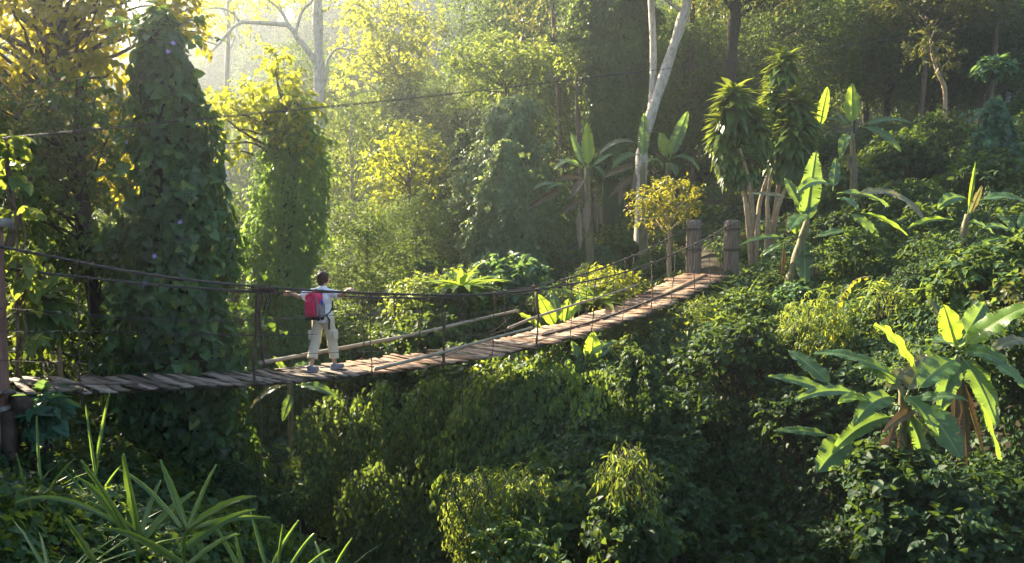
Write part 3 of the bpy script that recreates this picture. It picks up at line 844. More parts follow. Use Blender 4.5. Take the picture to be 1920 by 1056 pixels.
hd = np.array([-math.sin(YAW), math.cos(YAW), 0]); hx = np.array([hd[1], -hd[0], 0]); HC = np.array([.01, .02, 1.452])
def hp(x, y, z): return HC + hx * x + hd * y + np.array([0, 0, z])
def body(b):
    ell(b, (0, .0, .86), (.145, .105, .12)); ell(b, (0, .01, 1.0), (.125, .09, .16)); ell(b, (0, .005, 1.14), (.15, .1, .15))
    limb(b, [(-.15, 0, 1.235), (0, 0, 1.25), (.15, 0, 1.235)], [.055, .07, .055])
    limb(b, [(0, 0, 1.24), (.005, .012, 1.34), HC + np.array([0, 0, -.05])], [.055, .046, .05])
    ell(b, HC, (.073, .092, .108), YAW); ell(b, hp(0, .02, -.05), (.056, .066, .062), YAW)
    limb(b, [hp(0, .088, .012), hp(0, .108, -.018)], [.008, .013])          # nose
    ell(b, hp(0, .083, -.058), (.024, .014, .008), YAW); ell(b, hp(0, .079, -.07), (.02, .013, .007), YAW)
    for s in (-1, 1):
        ell(b, hp(s * .03, .081, .012), (.014, .012, .009), YAW); ell(b, hp(s * .074, -.005, -.012), (.011, .022, .032), YAW)
    for sh, el, wr in ((SH_L, EL_L, WR_L), (SH_R, EL_R, WR_R)):
        limb(b, [sh, np.add(sh, el) / 2, el, np.add(np.multiply(el, .6), np.multiply(wr, .4)), wr], [.05, .042, .034, .034, .023])
    for hip, kn, an in (((-.085, 0, .83), (-.092, -.055, .47), (-.10, -.19, .10)), ((.085, .01, .83), (.10, .11, .46), (.11, .15, .09))):
        limb(b, [hip, np.add(hip, kn) / 2, kn, np.add(np.multiply(kn, .65), np.multiply(an, .35)), an], [.082, .07, .05, .052, .032])
    limb(b, [(-.10, -.20, .07), (-.11, -.04, .035)], [.03, .026]); limb(b, [(.11, .13, .05), (.13, .32, .035)], [.03, .026])
    # hands closed over the cables
    for s, wr, cz, y0, bx in ((-1, WR_L, fz_, -.27, .60), (1, WR_R, nz_, .14, .60)):
        k = tb((s * bx, y0, cz + .034))
        limb(b, [wr, np.add(wr, k) / 2 + np.array([0, 0, .004]), k], [.022, .024, .02])
        for i, (dy, L) in enumerate(((-.032, .85), (-.011, 1.0), (.011, 1.05), (.032, .95))):
            y = y0 + dy
            ell(b, tb((s * (bx - .012), y, cz + .03)), (.022, .011, .014), -TH)
            limb(b, [tb(q) for q in ((s * bx, y, cz + .033), (s * (bx + .033 * L), y + dy * .1, cz + .016), (s * (bx + .03 * L), y + dy * .1, cz - .016), (s * (bx + .006), y + dy * .08, cz - .026))], [.0098, .009, .0082, .0074])
        limb(b, [tb(q) for q in ((s * (bx - .055), y0 + .022, cz + .02), (s * (bx - .03), y0 + .048, cz - .004), (s * (bx + .004), y0 + .05, cz - .027))], [.0125, .0105, .0085])
link('body', blob_mesh('body', body, M['skin'], .0055, 3), person)
def shirt(b):
    ell(b, (0, .0, .9), (.168, .128, .14)); ell(b, (0, .005, 1.02), (.15, .112, .2)); ell(b, (0, .003, 1.14), (.172, .122, .155))
    b.tube([(0, 0, .775), (0, 0, .86), (0, 0, .95)], [.15, .155, .14], 20)
    limb(b, [(-.155, -.0, 1.235), (0, 0, 1.245), (.155, 0, 1.235)], [.068, .082, .068])
    limb(b, [(-.02, -.005, 1.28), (.02, -.002, 1.285)], [.066, .066])
    for sh, el in ((SH_L, EL_L), (SH_R, EL_R)):
        e2 = np.add(np.multiply(sh, .22), np.multiply(el, .78))
        b.tube([sh, np.add(sh, e2) / 2, e2], [.066, .066, .074], 16)
        ell(b, sh, (.068, .068, .068))
link('shirt', blob_mesh('shirt', shirt, M['shirt'], .009, 4, .007, 16), person)
def trousers(b):
    ell(b, (0, 0, .84), (.16, .118, .115)); limb(b, [(-.07, 0, .83), (.07, .01, .83)], [.105, .105])
    for hip, kn, hem in (((-.085, 0, .80), (-.094, -.05, .47), (-.100, -.155, .205)), ((.088, .01, .80), (.104, .105, .46), (.112, .145, .185))):
        limb(b, [hip, np.add(hip, kn) / 2, kn], [.102, .088, .078])
        b.tube([kn, np.add(kn, hem) / 2, hem], [.078, .077, .082], 18)
    b.box((-.19, -.05, .57), np.eye(3), (.012, .06, .075)); b.box((.19, .06, .57), np.eye(3), (.012, .06, .075))
link('trousers', blob_mesh('trousers', trousers, M['khaki'], .009, 4, .009, 15), person)
def hair(b):
    ell(b, hp(0, -.016, .022), (.086, .096, .104), YAW); ell(b, hp(0, -.045, -.03), (.076, .062, .075), YAW)
    for s in (-1, 1): ell(b, hp(s * .064, .0, -.01), (.022, .05, .055), YAW)
    ell(b, hp(0, .055, .07), (.06, .035, .035), YAW)
link('hair', blob_mesh('hair', hair, M['hair'], .006, 3, .002, 40), person)
for q in (((-.10, -.225, .062), (-.105, -.15, .045), (-.115, -.02, .032)), ((.11, .11, .05), (.115, .2, .045), (.135, .33, .032))):
    def shoe(b, q=q):
        limb(b, q, [.044, .045, .040]); b.box((q[1][0], q[1][1] + .0, .016), np.eye(3), (.042, .13, .014))
        ell(b, np.add(q[0], (0, -.0, .03)), (.04, .046, .03))
    link('shoe', blob_mesh('shoe', shoe, M['shoe'], .007, 3), person)

pack = empty('backpack', (0, 0, 0), 'crimson and grey backpack worn by the person on the bridge', 'backpack')
pack.matrix_world = Matrix.Translation(Vector(B(PT, 0, .016))) @ pm @ Matrix.Translation((-.01, -.115, 1.035)) @ Matrix.Rotation(R(-3), 4, 'Y') @ Matrix.Scale(.92, 4)
def rbox(b, c, h, r):
    """rounded slab from overlapping volumes"""
    x, y, z = h
    b.box(c, np.eye(3), (x - r, y - r, z - r * .5))
    for sx in (-1, 1):
        for sy in (-1, 1):
            limb(b, [(c[0] + sx * (x - r), c[1] + sy * (y - r), c[2] - z + r), (c[0] + sx * (x - r) * .85, c[1] + sy * (y - r), c[2] + z - r)], [r, r])
    for sz in (-1, 1): b.box((c[0], c[1], c[2]), np.eye(3), (x - r * .3, y - r * .3, z - r * 1.3))
def pk(b): rbox(b, (0, -.10, .02), (.152, .108, .225), .085); ell(b, (0, -.1, .18), (.12, .085, .09))
link('main_pocket', blob_mesh('main_pocket', pk, M['pink'], .010, 5, .006, 14), pack)
link('front_pocket', blob_mesh('front_pocket', lambda b: (rbox(b, (-.01, -.205, -.02), (.10, .035, .14), .03)), M['pink'], .008, 3, .004, 18), pack)
for s in (-1, 1):
    link('side_pocket', blob_mesh('side_pocket', lambda b, s=s: (rbox(b, (s * .14, -.10, -.07), (.03, .075, .12), .025)), M['packgrey'], .008, 3, .003, 18), pack)
    link('side_panel', blob_mesh('side_panel', lambda b, s=s: limb(b, [(s * .105, -.198, -.15), (s * .12, -.195, -.02), (s * .10, -.19, .12), (s * .06, -.18, .2)], [.02, .022, .018, .012]), M['packgrey'], .008, 2), pack)
    def strap(b, s=s):
        q = spline([(s * .075, -.02, .2), (s * .085, .06, .265), (s * .1, .16, .225), (s * .115, .235, .1), (s * .15, .2, -.04), (s * .175, .08, -.12), (s * .14, -.03, -.17)], 26)
        for i in range(25):
            c = (q[i] + q[i + 1]) / 2; t = unit(q[i + 1] - q[i]); n = unit(np.array([c[0] * .4, c[1] - .1, c[2] - .05])); x = unit(np.cross(t, n)); n = np.cross(x, t)
            b.box(c, [x, t, n], (.028 if i < 16 else .012, np.linalg.norm(q[i + 1] - q[i]) * .6, .009))
    st = MB(); strap(st); st.build('shoulder_strap', M['black'], pack, False)
    dn = MB(); q = spline([(s * .15, -.0, -.16), (s * .19, .03, -.24), (s * .185, .02, -.33), (s * .18, .03, -.40)], 10)
    for i in range(9):
        dn.box((q[i] + q[i + 1]) / 2, [np.array([0, 1.0, 0]), unit(q[i + 1] - q[i]), np.array([1.0, 0, 0])], (.02, .02, .004))
    dn.build('hanging_strap', M['black'], pack, False)
link('base_panel', blob_mesh('base_panel', lambda b: (rbox(b, (0, -.11, -.195), (.142, .098, .045), .035)), M['black'], .009, 3), pack)
b = MB(); b.tube(spline([(-.03, -.01, .235), (-.02, -.02, .28), (.02, -.02, .28), (.03, -.01, .235)], 10), .008, 6); b.build('grab_loop', M['black'], pack)
b = MB(); b.tube(spline([(-.10, -.19, .08), (-.06, -.195, .16), (0, -.19, .2), (.07, -.185, .16), (.11, -.17, .07)], 18), .006, 5); b.build('zip', M['black'], pack)
link('water_bottle', blob_mesh('water_bottle', lambda b: limb(b, [(.168, -.13, .04), (.166, -.13, .09), (.165, -.13, .115)], [.026, .026, .013]), M['bottle'], .006, 2), pack)

# ------------------------------------------------------------------ plantains / bananas
def big_leaf(name, a, c, width, lift, nrm, mat, parent, petiole=.12, tears=5, fold=.25, curl=.12):
    """one long blade from a to c: a folded, slightly torn banana leaf"""
    a, c = np.asarray(a, float), np.asarray(c, float)
    L = np.linalg.norm(c - a); n = 26
    t = np.linspace(0, 1, n)
    q = a + (c - a) * t[:, None]; q[:, 2] += lift * 4 * t * (1 - t) * (.8 + .4 * t)
    T = unit(np.gradient(q, axis=0)); nr = unit(nrm)
    X = unit(np.cross(T, nr)); Nn = np.cross(X, T)
    prof = np.where(t < petiole, .05, np.sin(np.pi * np.clip((t - petiole) / (1 - petiole), 0, 1) ** .72) ** .62)
    prof = np.maximum(prof, .03)
    V = []; Fs = []; UV = []; rr = random.random()
    ph = random.random() * 6
    for s in (-1, 1):
        cut = set(random.sample(range(6, n - 3), min(tears, n - 10)))
        sagk = random.uniform(-.08, .1)
        for i in range(n - 1):
            for j, end in ((i, 0), (i + 1, 1)):
                w = width * .5 * prof[j] * (1 + .05 * math.sin(j * 1.7 + ph + s))
                tt = T[j] * (0 if not (i in cut and end) and not ((i - 1) in cut and not end) else (-1 if end else 1) * L / n * random.uniform(.15, .4))
                z = fold * w - curl * w * (1.6 if i in cut else 1) + .06 * width * math.sin(j * .9 + ph) * s + sagk * w
                V += [q[j], q[j] + X[j] * s * w * .5 + Nn[j] * (fold * w * .55), q[j] + X[j] * s * w + Nn[j] * z + tt]
                UV += [(0, t[j]), (s * .5, t[j]), (s * 1.0, t[j])]
            k = len(V) - 6
            if s > 0: Fs += [(k, k + 1, k + 4, k + 3), (k + 1, k + 2, k + 5, k + 4)]
            else: Fs += [(k, k + 3, k + 4, k + 1), (k + 1, k + 4, k + 5, k + 2)]
    nb = len(V)
    bb = MB(); bb.tube(q - Nn * .006, np.linspace(max(.012, width * .05), .004, n), 6)
    V = V + [np.array(p) for p in bb.v]; Fs = Fs + [tuple(i + nb for i in f) for f in bb.f]; UV = UV + [(0, .5)] * len(bb.v)
    me = mesh_np(name, np.array(V), [i for f in Fs for i in f], [len(f) for f in Fs], mat, np.full(len(V), np.clip(rr, 0, 1)), True)
    ul = me.uv_layers.new(name='uv')
    li = np.empty(len(me.loops), np.int32); me.loops.foreach_get('vertex_index', li)
    ul.data.foreach_set('uv', np.array(UV, np.float32)[li].ravel())
    return link(name, me, parent)

KN = {'g': 'banana', 'y': 'banana_y', 'b': 'banana_b', 'd': 'banana_d'}
def banana(label, d, stem, lvs, r=.1, group='banana plants on the banks', cat='banana plant'):
    """stem: (u, v) base -> top; leaves: (u0, v0, u1, v1, width px, lift px, kind, depth change)"""
    base = P(*stem[0], d); g = gz(base[0], base[1]); base[2] = min(base[2], g) if base[2] > g else base[2]
    o = base.copy()
    e = empty('banana_plant', o, label, cat, group)
    pts = [base - np.array([0, 0, .3])] + [P(*q, d) for q in stem[1:]]
    b = MB(); q = spline([p - o for p in pts], 14); b.tube(q, np.linspace(r, r * .45, 14) * (1 + .08 * np.sin(np.arange(14) * 1.9)), 12, .1)
    b.build('stem', M['stem'], e)
    for l in lvs:
        u0, v0, u1, v1, w, lift, kind = l[:7]; dd = l[7] if len(l) > 7 else random.uniform(-.5, .5)
        A = P(u0, v0, d) - o; C = P(u1, v1, d + dd) - o
        up = abs((C - A)[2]) / (np.linalg.norm(C - A) + 1e-6) > .75 and C[2] > A[2]
        nr = np.array([random.uniform(-.3, .2), -1, .15]) if up else np.array([random.uniform(-.35, .35), -.62, .8])
        if kind == 'd': nr = np.array([random.uniform(-.6, .6), -1, .3])
        o_ = big_leaf('leaf', A, C, px(w, d), px(lift, d), nr, M[KN[kind]], e, tears={'g': 5, 'y': 2, 'b': 8, 'd': 9}[kind], fold=.25 if kind != 'd' else .7)
        if kind == 'd': o_['label'] = 'brown withered leaf'
    return e

banana('large low banana plant with one upright sunlit leaf and brown hanging leaves', 11.0, [(1700, 985), (1695, 850), (1690, 725)],
       [(1722, 700, 1638, 610, 46, 12, 'y', -.2), (1690, 712, 1525, 663, 30, 16, 'g', .5), (1562, 738, 1440, 706, 26, 6, 'g', .2), (1565, 728, 1478, 657, 36, 4, 'g', .6), (1622, 742, 1492, 752, 28, 14, 'g', -.5), (1640, 752, 1572, 757, 30, 10, 'y', -.6),
        (1565, 818, 1450, 808, 22, 5, 'g', .1), (1600, 828, 1533, 886, 58, 10, 'g', -.5), (1632, 868, 1700, 960, 50, 6, 'g', -.1), (1700, 752, 1812, 750, 22, 8, 'g', -.4), (1727, 755, 1802, 862, 58, 8, 'g', -.7), (1700, 742, 1735, 665, 40, 4, 'b', .4),
        (1690, 800, 1605, 912, 18, 10, 'd', -.2), (1722, 765, 1655, 812, 20, 6, 'd', -.3), (1705, 800, 1708, 950, 14, 0, 'd', -.2), (1688, 790, 1682, 930, 16, 0, 'd', -.2), (1700, 780, 1720, 900, 14, 0, 'd', -.15), (1690, 760, 1660, 850, 12, 3, 'd', -.2), (1665, 735, 1690, 690, 30, 0, 'b', .2), (1690, 735, 1640, 690, 30, 6, 'g', .4), (1690, 740, 1760, 820, 44, 14, 'g', -.5), (1680, 745, 1600, 800, 40, 20, 'g', -.6), (1690, 730, 1600, 690, 30, 18, 'g', .3), (1700, 760, 1745, 905, 40, 8, 'g', -.4), (1680, 780, 1560, 850, 34, 18, 'g', -.3), (1685, 760, 1620, 770, 26, 10, 'b', .5)], .085)
banana('banana plant whose broad bright leaves reach past the right edge of the view', 11.4, [(1815, 985), (1803, 830), (1795, 668)],
       [(1795, 655, 1935, 572, 44, 8, 'y', -.5), (1792, 652, 1768, 572, 46, 2, 'y', .1), (1808, 635, 1846, 568, 46, 0, 'g', .5), (1795, 672, 1722, 728, 54, 8, 'g', -.6), (1828, 662, 1935, 738, 44, 8, 'g', -.7), (1852, 662, 1935, 642, 30, 12, 'b', .2),
        (1790, 650, 1735, 640, 34, 8, 'g', .6), (1800, 660, 1745, 560, 20, 0, 'b', .7), (1802, 690, 1815, 880, 18, 0, 'd', -.15), (1798, 700, 1845, 860, 16, 4, 'd', .2), (1795, 690, 1785, 860, 16, 0, 'd', -.2), (1800, 740, 1800, 940, 14, 0, 'd', -.2), (1800, 665, 1870, 800, 48, 14, 'g', -.5), (1795, 665, 1760, 780, 44, 10, 'g', -.5), (1800, 660, 1900, 700, 40, 16, 'g', -.3), (1795, 655, 1830, 600, 34, 0, 'g', .4), (1800, 680, 1880, 880, 40, 16, 'g', .2), (1800, 650, 1890, 610, 30, 8, 'g', .5)], .085)
banana('spreading banana plant with many torn arching leaves beside the two dracaena trees', 19.0, [(1472, 548), (1492, 490), (1514, 412)],
       [(1508, 432, 1530, 282, 40, 2, 'g', .4), (1562, 358, 1568, 296, 20, 0, 'g', .8), (1475, 446, 1388, 460, 14, 8, 'g', -.2), (1482, 372, 1402, 364, 13, 4, 'b', .2), (1562, 348, 1495, 362, 26, 14, 'g', -.6), (1502, 388, 1472, 334, 22, 2, 'g', .5),
        (1512, 402, 1478, 436, 30, 8, 'g', -.6), (1595, 368, 1742, 425, 24, 34, 'b', .2), (1570, 362, 1668, 388, 22, 10, 'g', .3), (1570, 372, 1608, 395, 26, 8, 'g', -.5), (1592, 400, 1648, 446, 22, 6, 'g', -.4), (1615, 398, 1702, 442, 14, 8, 'y', -.2),
        (1525, 446, 1602, 434, 16, 5, 'g', -.3), (1508, 462, 1510, 532, 32, 0, 'g', -.5), (1470, 456, 1425, 482, 14, 4, 'g', .1), (1508, 408, 1500, 350, 30, 0, 'g', .6), (1490, 400, 1492, 440, 26, 5, 'y', -.3),
        (1520, 470, 1526, 542, 18, 0, 'd', -.3), (1478, 400, 1476, 435, 12, 0, 'd', .2), (1470, 455, 1465, 530, 10, 0, 'd', .2), (1590, 470, 1600, 540, 10, 0, 'd', .5)], .16)
banana('banana plant with one tall upright leaf standing on the slope above the dracaenas', 25.0, [(1603, 400), (1600, 320), (1598, 250)],
       [(1598, 238, 1597, 156, 28, 0, 'y', .3), (1535, 245, 1552, 163, 20, 3, 'y', .1), (1612, 238, 1715, 234, 15, 12, 'g', -.2), (1615, 238, 1690, 286, 20, 12, 'g', -.6), (1590, 248, 1575, 298, 20, 6, 'g', -.5), (1592, 240, 1548, 222, 14, 5, 'g', .4), (1594, 238, 1560, 208, 12, 3, 'g', .5),
        (1598, 285, 1604, 345, 12, 0, 'd', -.3), (1595, 290, 1588, 320, 9, 0, 'd', -.2)], .14)
banana('old banana plant hung with dry brown leaves left of the small yellow tree', 26.0, [(1108, 480), (1104, 400), (1100, 315)],
       [(1103, 318, 1101, 230, 24, 0, 'y', .2), (1096, 314, 1070, 248, 14, 0, 'g', .4), (1093, 314, 1040, 318, 14, 14, 'g', -.2), (1108, 314, 1150, 288, 11, 3, 'g', .2), (1092, 335, 1040, 338, 10, 3, 'd', .1), (1058, 358, 990, 394, 15, 6, 'd', -.2), (1048, 346, 998, 358, 11, 8, 'g', .1),
        (1062, 346, 1024, 356, 10, 5, 'g', -.3), (1098, 320, 1040, 300, 12, 5, 'g', .5), (1085, 385, 1088, 470, 11, 0, 'd', -.5), (1103, 370, 1100, 440, 15, 0, 'd', -.4), (1116, 365, 1122, 440, 13, 0, 'd', -.3), (1090, 375, 1052, 402, 14, 2, 'd', -.2), (1096, 335, 1072, 372, 16, 3, 'd', -.4), (1128, 380, 1130, 425, 11, 0, 'd', -.1), (1112, 312, 1132, 330, 14, 5, 'g', -.6)], .16)
banana('banana plant with a tall grey-green leaf at the foot of the pale forked tree', 27.0, [(1206, 440), (1206, 370), (1205, 305)],
       [(1205, 302, 1208, 212, 22, 0, 'g', .2), (1195, 268, 1122, 292, 15, 14, 'b', -.2), (1198, 290, 1148, 316, 18, 10, 'g', -.4), (1205, 310, 1235, 300, 10, 5, 'g', -.4), (1195, 310, 1130, 335, 14, 4, 'd', .1), (1190, 320, 1185, 370, 12, 0, 'd', -.4), (1170, 330, 1160, 385, 14, 0, 'd', -.2), (1200, 325, 1140, 372, 12, 4, 'd', .2), (1185, 330, 1150, 360, 14, 0, 'd', -.3)], .16)
banana('banana plant with two wide raised leaves between the forked tree and the dracaenas', 27.5, [(1256, 440), (1254, 370), (1253, 305)],
       [(1254, 302, 1290, 208, 24, 2, 'g', .2), (1252, 300, 1238, 248, 24, 2, 'g', -.1), (1262, 296, 1312, 322, 13, 14, 'g', -.3), (1245, 315, 1228, 300, 12, 4, 'g', -.2), (1258, 305, 1268, 330, 20, 3, 'g', -.5), (1245, 300, 1228, 285, 8, 0, 'd', -.1)], .16)
banana('banana plant on the dark hillside with a thin upright rolled leaf', 17.0, [(1780, 540), (1800, 470), (1814, 402)],
       [(1815, 402, 1829, 303, 8, 0, 'y', .2), (1812, 372, 1758, 392, 28, 10, 'g', -.3), (1816, 410, 1842, 348, 15, 3, 'b', -.2), (1832, 378, 1935, 388, 26, 14, 'g', -.4), (1788, 412, 1702, 428, 14, 8, 'y', -.2), (1815, 415, 1865, 440, 18, 6, 'g', .2), (1800, 440, 1770, 525, 10, 0, 'd', -.3)], .12)
banana('banana plant half hidden at the right edge with long drooping leaves', 16.0, [(1925, 590), (1915, 500), (1908, 440)],
       [(1905, 438, 1842, 428, 20, 8, 'g', -.2), (1908, 445, 1800, 484, 14, 12, 'g', -.4), (1905, 440, 1875, 410, 18, 5, 'g', .2), (1910, 436, 1940, 380, 24, 0, 'g', .3), (1905, 455, 1850, 470, 14, 8, 'b', .1), (1908, 432, 1868, 405, 12, 5, 'g', .4), (1910, 450, 1930, 500, 24, 5, 'g', -.4)], .12)
banana('banana plant growing under the deck of the bridge with a lit upright leaf', 15.8, [(1098, 770), (1096, 720), (1092, 682)],
       [(1108, 692, 1112, 622, 36, 0, 'y', .2), (1075, 684, 1012, 742, 20, 8, 'g', -.4), (1106, 684, 1070, 728, 28, 6, 'g', -.5), (1090, 682, 1072, 640, 18, 2, 'g', .1), (1100, 670, 1160, 640, 16, 6, 'g', .2), (1100, 690, 1145, 655, 14, 4, 'g', .4), (1092, 700, 1090, 770, 10, 0, 'd', -.3)], .10)
banana('young banana plant with glowing leaves just behind the bridge rail', 18.5, [(1040, 680), (1042, 640), (1046, 612)],
       [(1044, 618, 1008, 552, 26, 2, 'y', .2), (1058, 612, 1066, 562, 30, 0, 'y', .4), (1022, 622, 972, 588, 16, 4, 'y', -.2), (1048, 600, 1035, 545, 22, 0, 'g', .5), (1060, 608, 1090, 560, 12, 2, 'y', .3), (1085, 590, 1085, 545, 10, 0, 'y', .5)], .09)
banana('small banana shoot below the deck near the walker', 15.5, [(545, 800), (545, 750), (542, 712)],
       [(542, 705, 513, 668, 14, 0, 'y', .2), (535, 722, 468, 768, 14, 10, 'b', -.1), (555, 722, 630, 745, 22, 8, 'g', -.2), (548, 735, 530, 790, 18, 4, 'g', -.3), (545, 700, 580, 680, 20, 3, 'g', .4)], .07)

# ------------------------------------------------------------------ dracaenas
def dracaena(label, d, stems, heads, group='dracaena trees at the bridge end'):
    base = P(*stems[0][0], d); o = np.array([base[0], base[1], gz(base[0], base[1])])
    e = empty('dracaena_tree', o, label, 'dracaena', group)
    for s in stems:
        pts = [P(*q, d) - o for q in s]; pts[0][2] = -.2
        pts = [p + np.array([0, random.uniform(-.2, .2) if i else 0, 0]) for i, p in enumerate(pts)]
        b = MB(); b.tube(spline(pts, 14), np.linspace(px(5.5, d), px(3.2, d), 14), 8, .15); b.build('trunk', M['bark_tan'], e)
    A = [[], [], [], [], []]
    for u, v0, v1, r in heads:                 # leafy columns: top v0, bottom v1, radius
        v1 = v0 + .72 * (v1 - v0)
        top, bot = P(u, v0, d) - o, P(u, v1, d) - o; rr = px(r * .9, d); dy = random.uniform(-.35, .35)
        H = top[2] - bot[2]; N = int(110 + 105 * H)
        k = rng.random(N) ** .8; a = np.arange(N) * 2.39996
        pos = np.column_stack([bot[0] + (top[0] - bot[0]) * k, np.full(N, bot[1] + dy), bot[2] + H * (k * .92)])
        el = np.interp(k, [0, .5, .85, 1], [-.75, -.05, .5, 1.25]) + rng.normal(0, .18, N)
        dd = np.column_stack([np.cos(a) * np.cos(el), np.sin(a) * np.cos(el), np.sin(el)])
        pos = pos + dd * rr * .15
        nn = np.column_stack([-np.cos(a) * np.sin(el), -np.sin(a) * np.sin(el), np.cos(el)]) + rng.normal(size=(N, 3)) * .15
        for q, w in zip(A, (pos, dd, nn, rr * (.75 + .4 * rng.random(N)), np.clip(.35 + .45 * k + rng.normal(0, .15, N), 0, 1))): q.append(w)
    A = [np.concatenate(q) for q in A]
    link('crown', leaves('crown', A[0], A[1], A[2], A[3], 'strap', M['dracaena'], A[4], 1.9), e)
dracaena('bushy dracaena tree with tan stems right behind the near bridge post', 23.0, [[(1412, 490), (1408, 420), (1402, 350), (1385, 280)], [(1414, 490), (1412, 420), (1408, 340), (1415, 260)], [(1416, 490), (1418, 430), (1428, 380), (1442, 330)], [(1412, 490), (1398, 400), (1392, 330)]],
         [(1376, 172, 250, 40), (1360, 215, 330, 32), (1382, 240, 345, 36), (1408, 212, 300, 36), (1425, 215, 320, 30), (1398, 290, 350, 30), (1372, 290, 350, 26)])
dracaena('taller dracaena tree with a pointed leafy top behind the bushy one', 24.2, [[(1440, 480), (1448, 420), (1462, 350), (1470, 250), (1472, 150)], [(1436, 480), (1436, 420), (1440, 370), (1452, 300)], [(1442, 480), (1452, 400), (1475, 350), (1495, 290)]],
         [(1472, 108, 170, 34), (1468, 130, 215, 30), (1455, 170, 260, 30), (1485, 185, 260, 36), (1505, 205, 300, 36), (1480, 230, 330, 38), (1455, 255, 340, 30), (1515, 240, 330, 26), (1495, 280, 350, 28)])
dracaena('dark dracaena shrub under the leaf curtain at the near end of the bridge', 12.2, [[(112, 720), (108, 660), (105, 612)]], [(104, 560, 612, 58)], None)

# ------------------------------------------------------------------ creeper-covered trees
C1 = [(18, 285, 318), (40, 272, 335), (70, 262, 347), (130, 256, 362), (220, 250, 386), (320, 246, 402), (420, 238, 416), (520, 226, 432), (600, 214, 446), (660, 204, 458), (720, 196, 466), (800, 192, 474), (880, 190, 482), (980, 205, 490)]
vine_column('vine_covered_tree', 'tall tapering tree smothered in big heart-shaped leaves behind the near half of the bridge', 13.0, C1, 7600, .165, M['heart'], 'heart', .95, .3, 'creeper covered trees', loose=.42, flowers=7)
C2 = [(175, 525, 562), (200, 508, 585), (250, 495, 605), (320, 482, 613), (400, 470, 607), (480, 462, 603), (560, 452, 602), (640, 448, 608), (720, 448, 618), (820, 455, 625)]
e2, o2 = vine_column('vine_covered_tree', 'sunlit column of creepers with a yellow-green crown behind the walking person', 20.0, [(v, (a + b) / 2 - (b - a) * .43, (a + b) / 2 + (b - a) * .43) for v, a, b in C2], 30000, .125, M['col'], 'oval', 1.0, .34, 'creeper covered trees', solid=False, loose=.7)
cl = [(400, 190, 30), (430, 200, 32), (462, 188, 34), (492, 178, 34), (520, 150, 30), (518, 105, 24), (538, 205, 36), (562, 185, 30), (565, 235, 32), (480, 220, 30), (432, 238, 28), (412, 215, 24), (540, 135, 26), (500, 245, 28), (420, 270, 20), (440, 285, 16), (500, 200, 30), (578, 255, 26), (390, 205, 20), (535, 255, 24)]
cc = []; bb = MB()
for u, v, r in cl:
    dd = 20 + random.uniform(-1.2, .6); c = P(u, v, dd) - o2; cc.append((*c, px(r, dd)))
    bb.tube(wobbly(P(545, 300, 20) - o2, c, 8, .12, .05), np.linspace(.05, .012, 8), 5)
link('crown', crown_mesh('crown', cc, M['gold'], .15, 'oval', 1.0, 7, .5, .7, .55), e2)
bb.build('branches', M['bark'], e2)
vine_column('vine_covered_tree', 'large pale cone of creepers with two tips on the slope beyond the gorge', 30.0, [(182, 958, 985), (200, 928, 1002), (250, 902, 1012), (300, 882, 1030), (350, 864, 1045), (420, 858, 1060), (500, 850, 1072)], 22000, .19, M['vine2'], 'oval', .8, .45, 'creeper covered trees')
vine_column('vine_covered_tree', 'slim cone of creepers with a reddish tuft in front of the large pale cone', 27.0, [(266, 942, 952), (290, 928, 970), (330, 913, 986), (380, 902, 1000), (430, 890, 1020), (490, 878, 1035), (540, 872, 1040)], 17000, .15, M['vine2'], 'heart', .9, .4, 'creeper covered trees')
vine_column('vine_covered_tree', 'low dark creeper mound beside the large pale cone', 31.5, [(245, 860, 876), (280, 846, 890), (330, 832, 905), (380, 826, 912), (440, 820, 915)], 5000, .17, M['dark'], 'oval', .9, .3, 'creeper covered trees')
vine_column('vine_covered_tree', 'tall dark tree curtained with hanging creepers beside the pale forked trunks', 34.0, [(-120, 1090, 1200), (-60, 1085, 1215), (0, 1085, 1215), (60, 1080, 1218), (120, 1088, 1210), (170, 1100, 1195), (230, 1108, 1188), (330, 1110, 1190)], 40000, .19, M['vine'], 'oval', .7, .45, 'creeper covered trees')
vine_column('vine_covered_tree', 'rounded creeper mound near the top of the open slope', 24.0, [(188, 1856, 1876), (215, 1842, 1890), (260, 1832, 1905), (320, 1818, 1925), (400, 1805, 1940)], 6500, .16, M['blue'], 'heart', .8, .3, 'creeper covered trees')
vine_column('vine_covered_stump', 'creeper covered stump standing in the shade under the far half of the bridge', 13.8, [(655, 1172, 1200), (700, 1162, 1212), (760, 1150, 1225), (830, 1138, 1235), (900, 1130, 1240)], 3200, .11, M['mid'], 'oval', .9, .3, None, 'stump')

# slim plants with a single leafy spike
for u, v0, v1, d, lb in ((1602, 90, 160, 27.0, 'slim spike of whorled leaves rising behind the upright banana leaf'),):
    top, bot = P(u, v0, d), P(u, v1 + 60, d); o = np.array([bot[0], bot[1], gz(bot[0], bot[1])]); e = empty('leafy_spike', o, lb, 'plant')
    b = MB(); b.tube([np.array([0, 0, -.2]), (bot - o), (top - o)], [.05, .04, .015], 7); b.build('stem', M['bark_dark'], e)
    N = 420; k = rng.random(N); a = rng.random(N) * 6.283
    pos = (bot - o) + (top - bot) * (.35 + .65 * k)[:, None]; dd = np.column_stack([np.cos(a), np.sin(a), .3 + 0 * a])
    link('foliage', leaves('foliage', pos, dd, np.column_stack([0 * a, 0 * a, 1 + 0 * a]) + rng.normal(size=(N, 3)) * .3, .3 * (1.1 - .5 * k), 'oval', M['mid']), e)

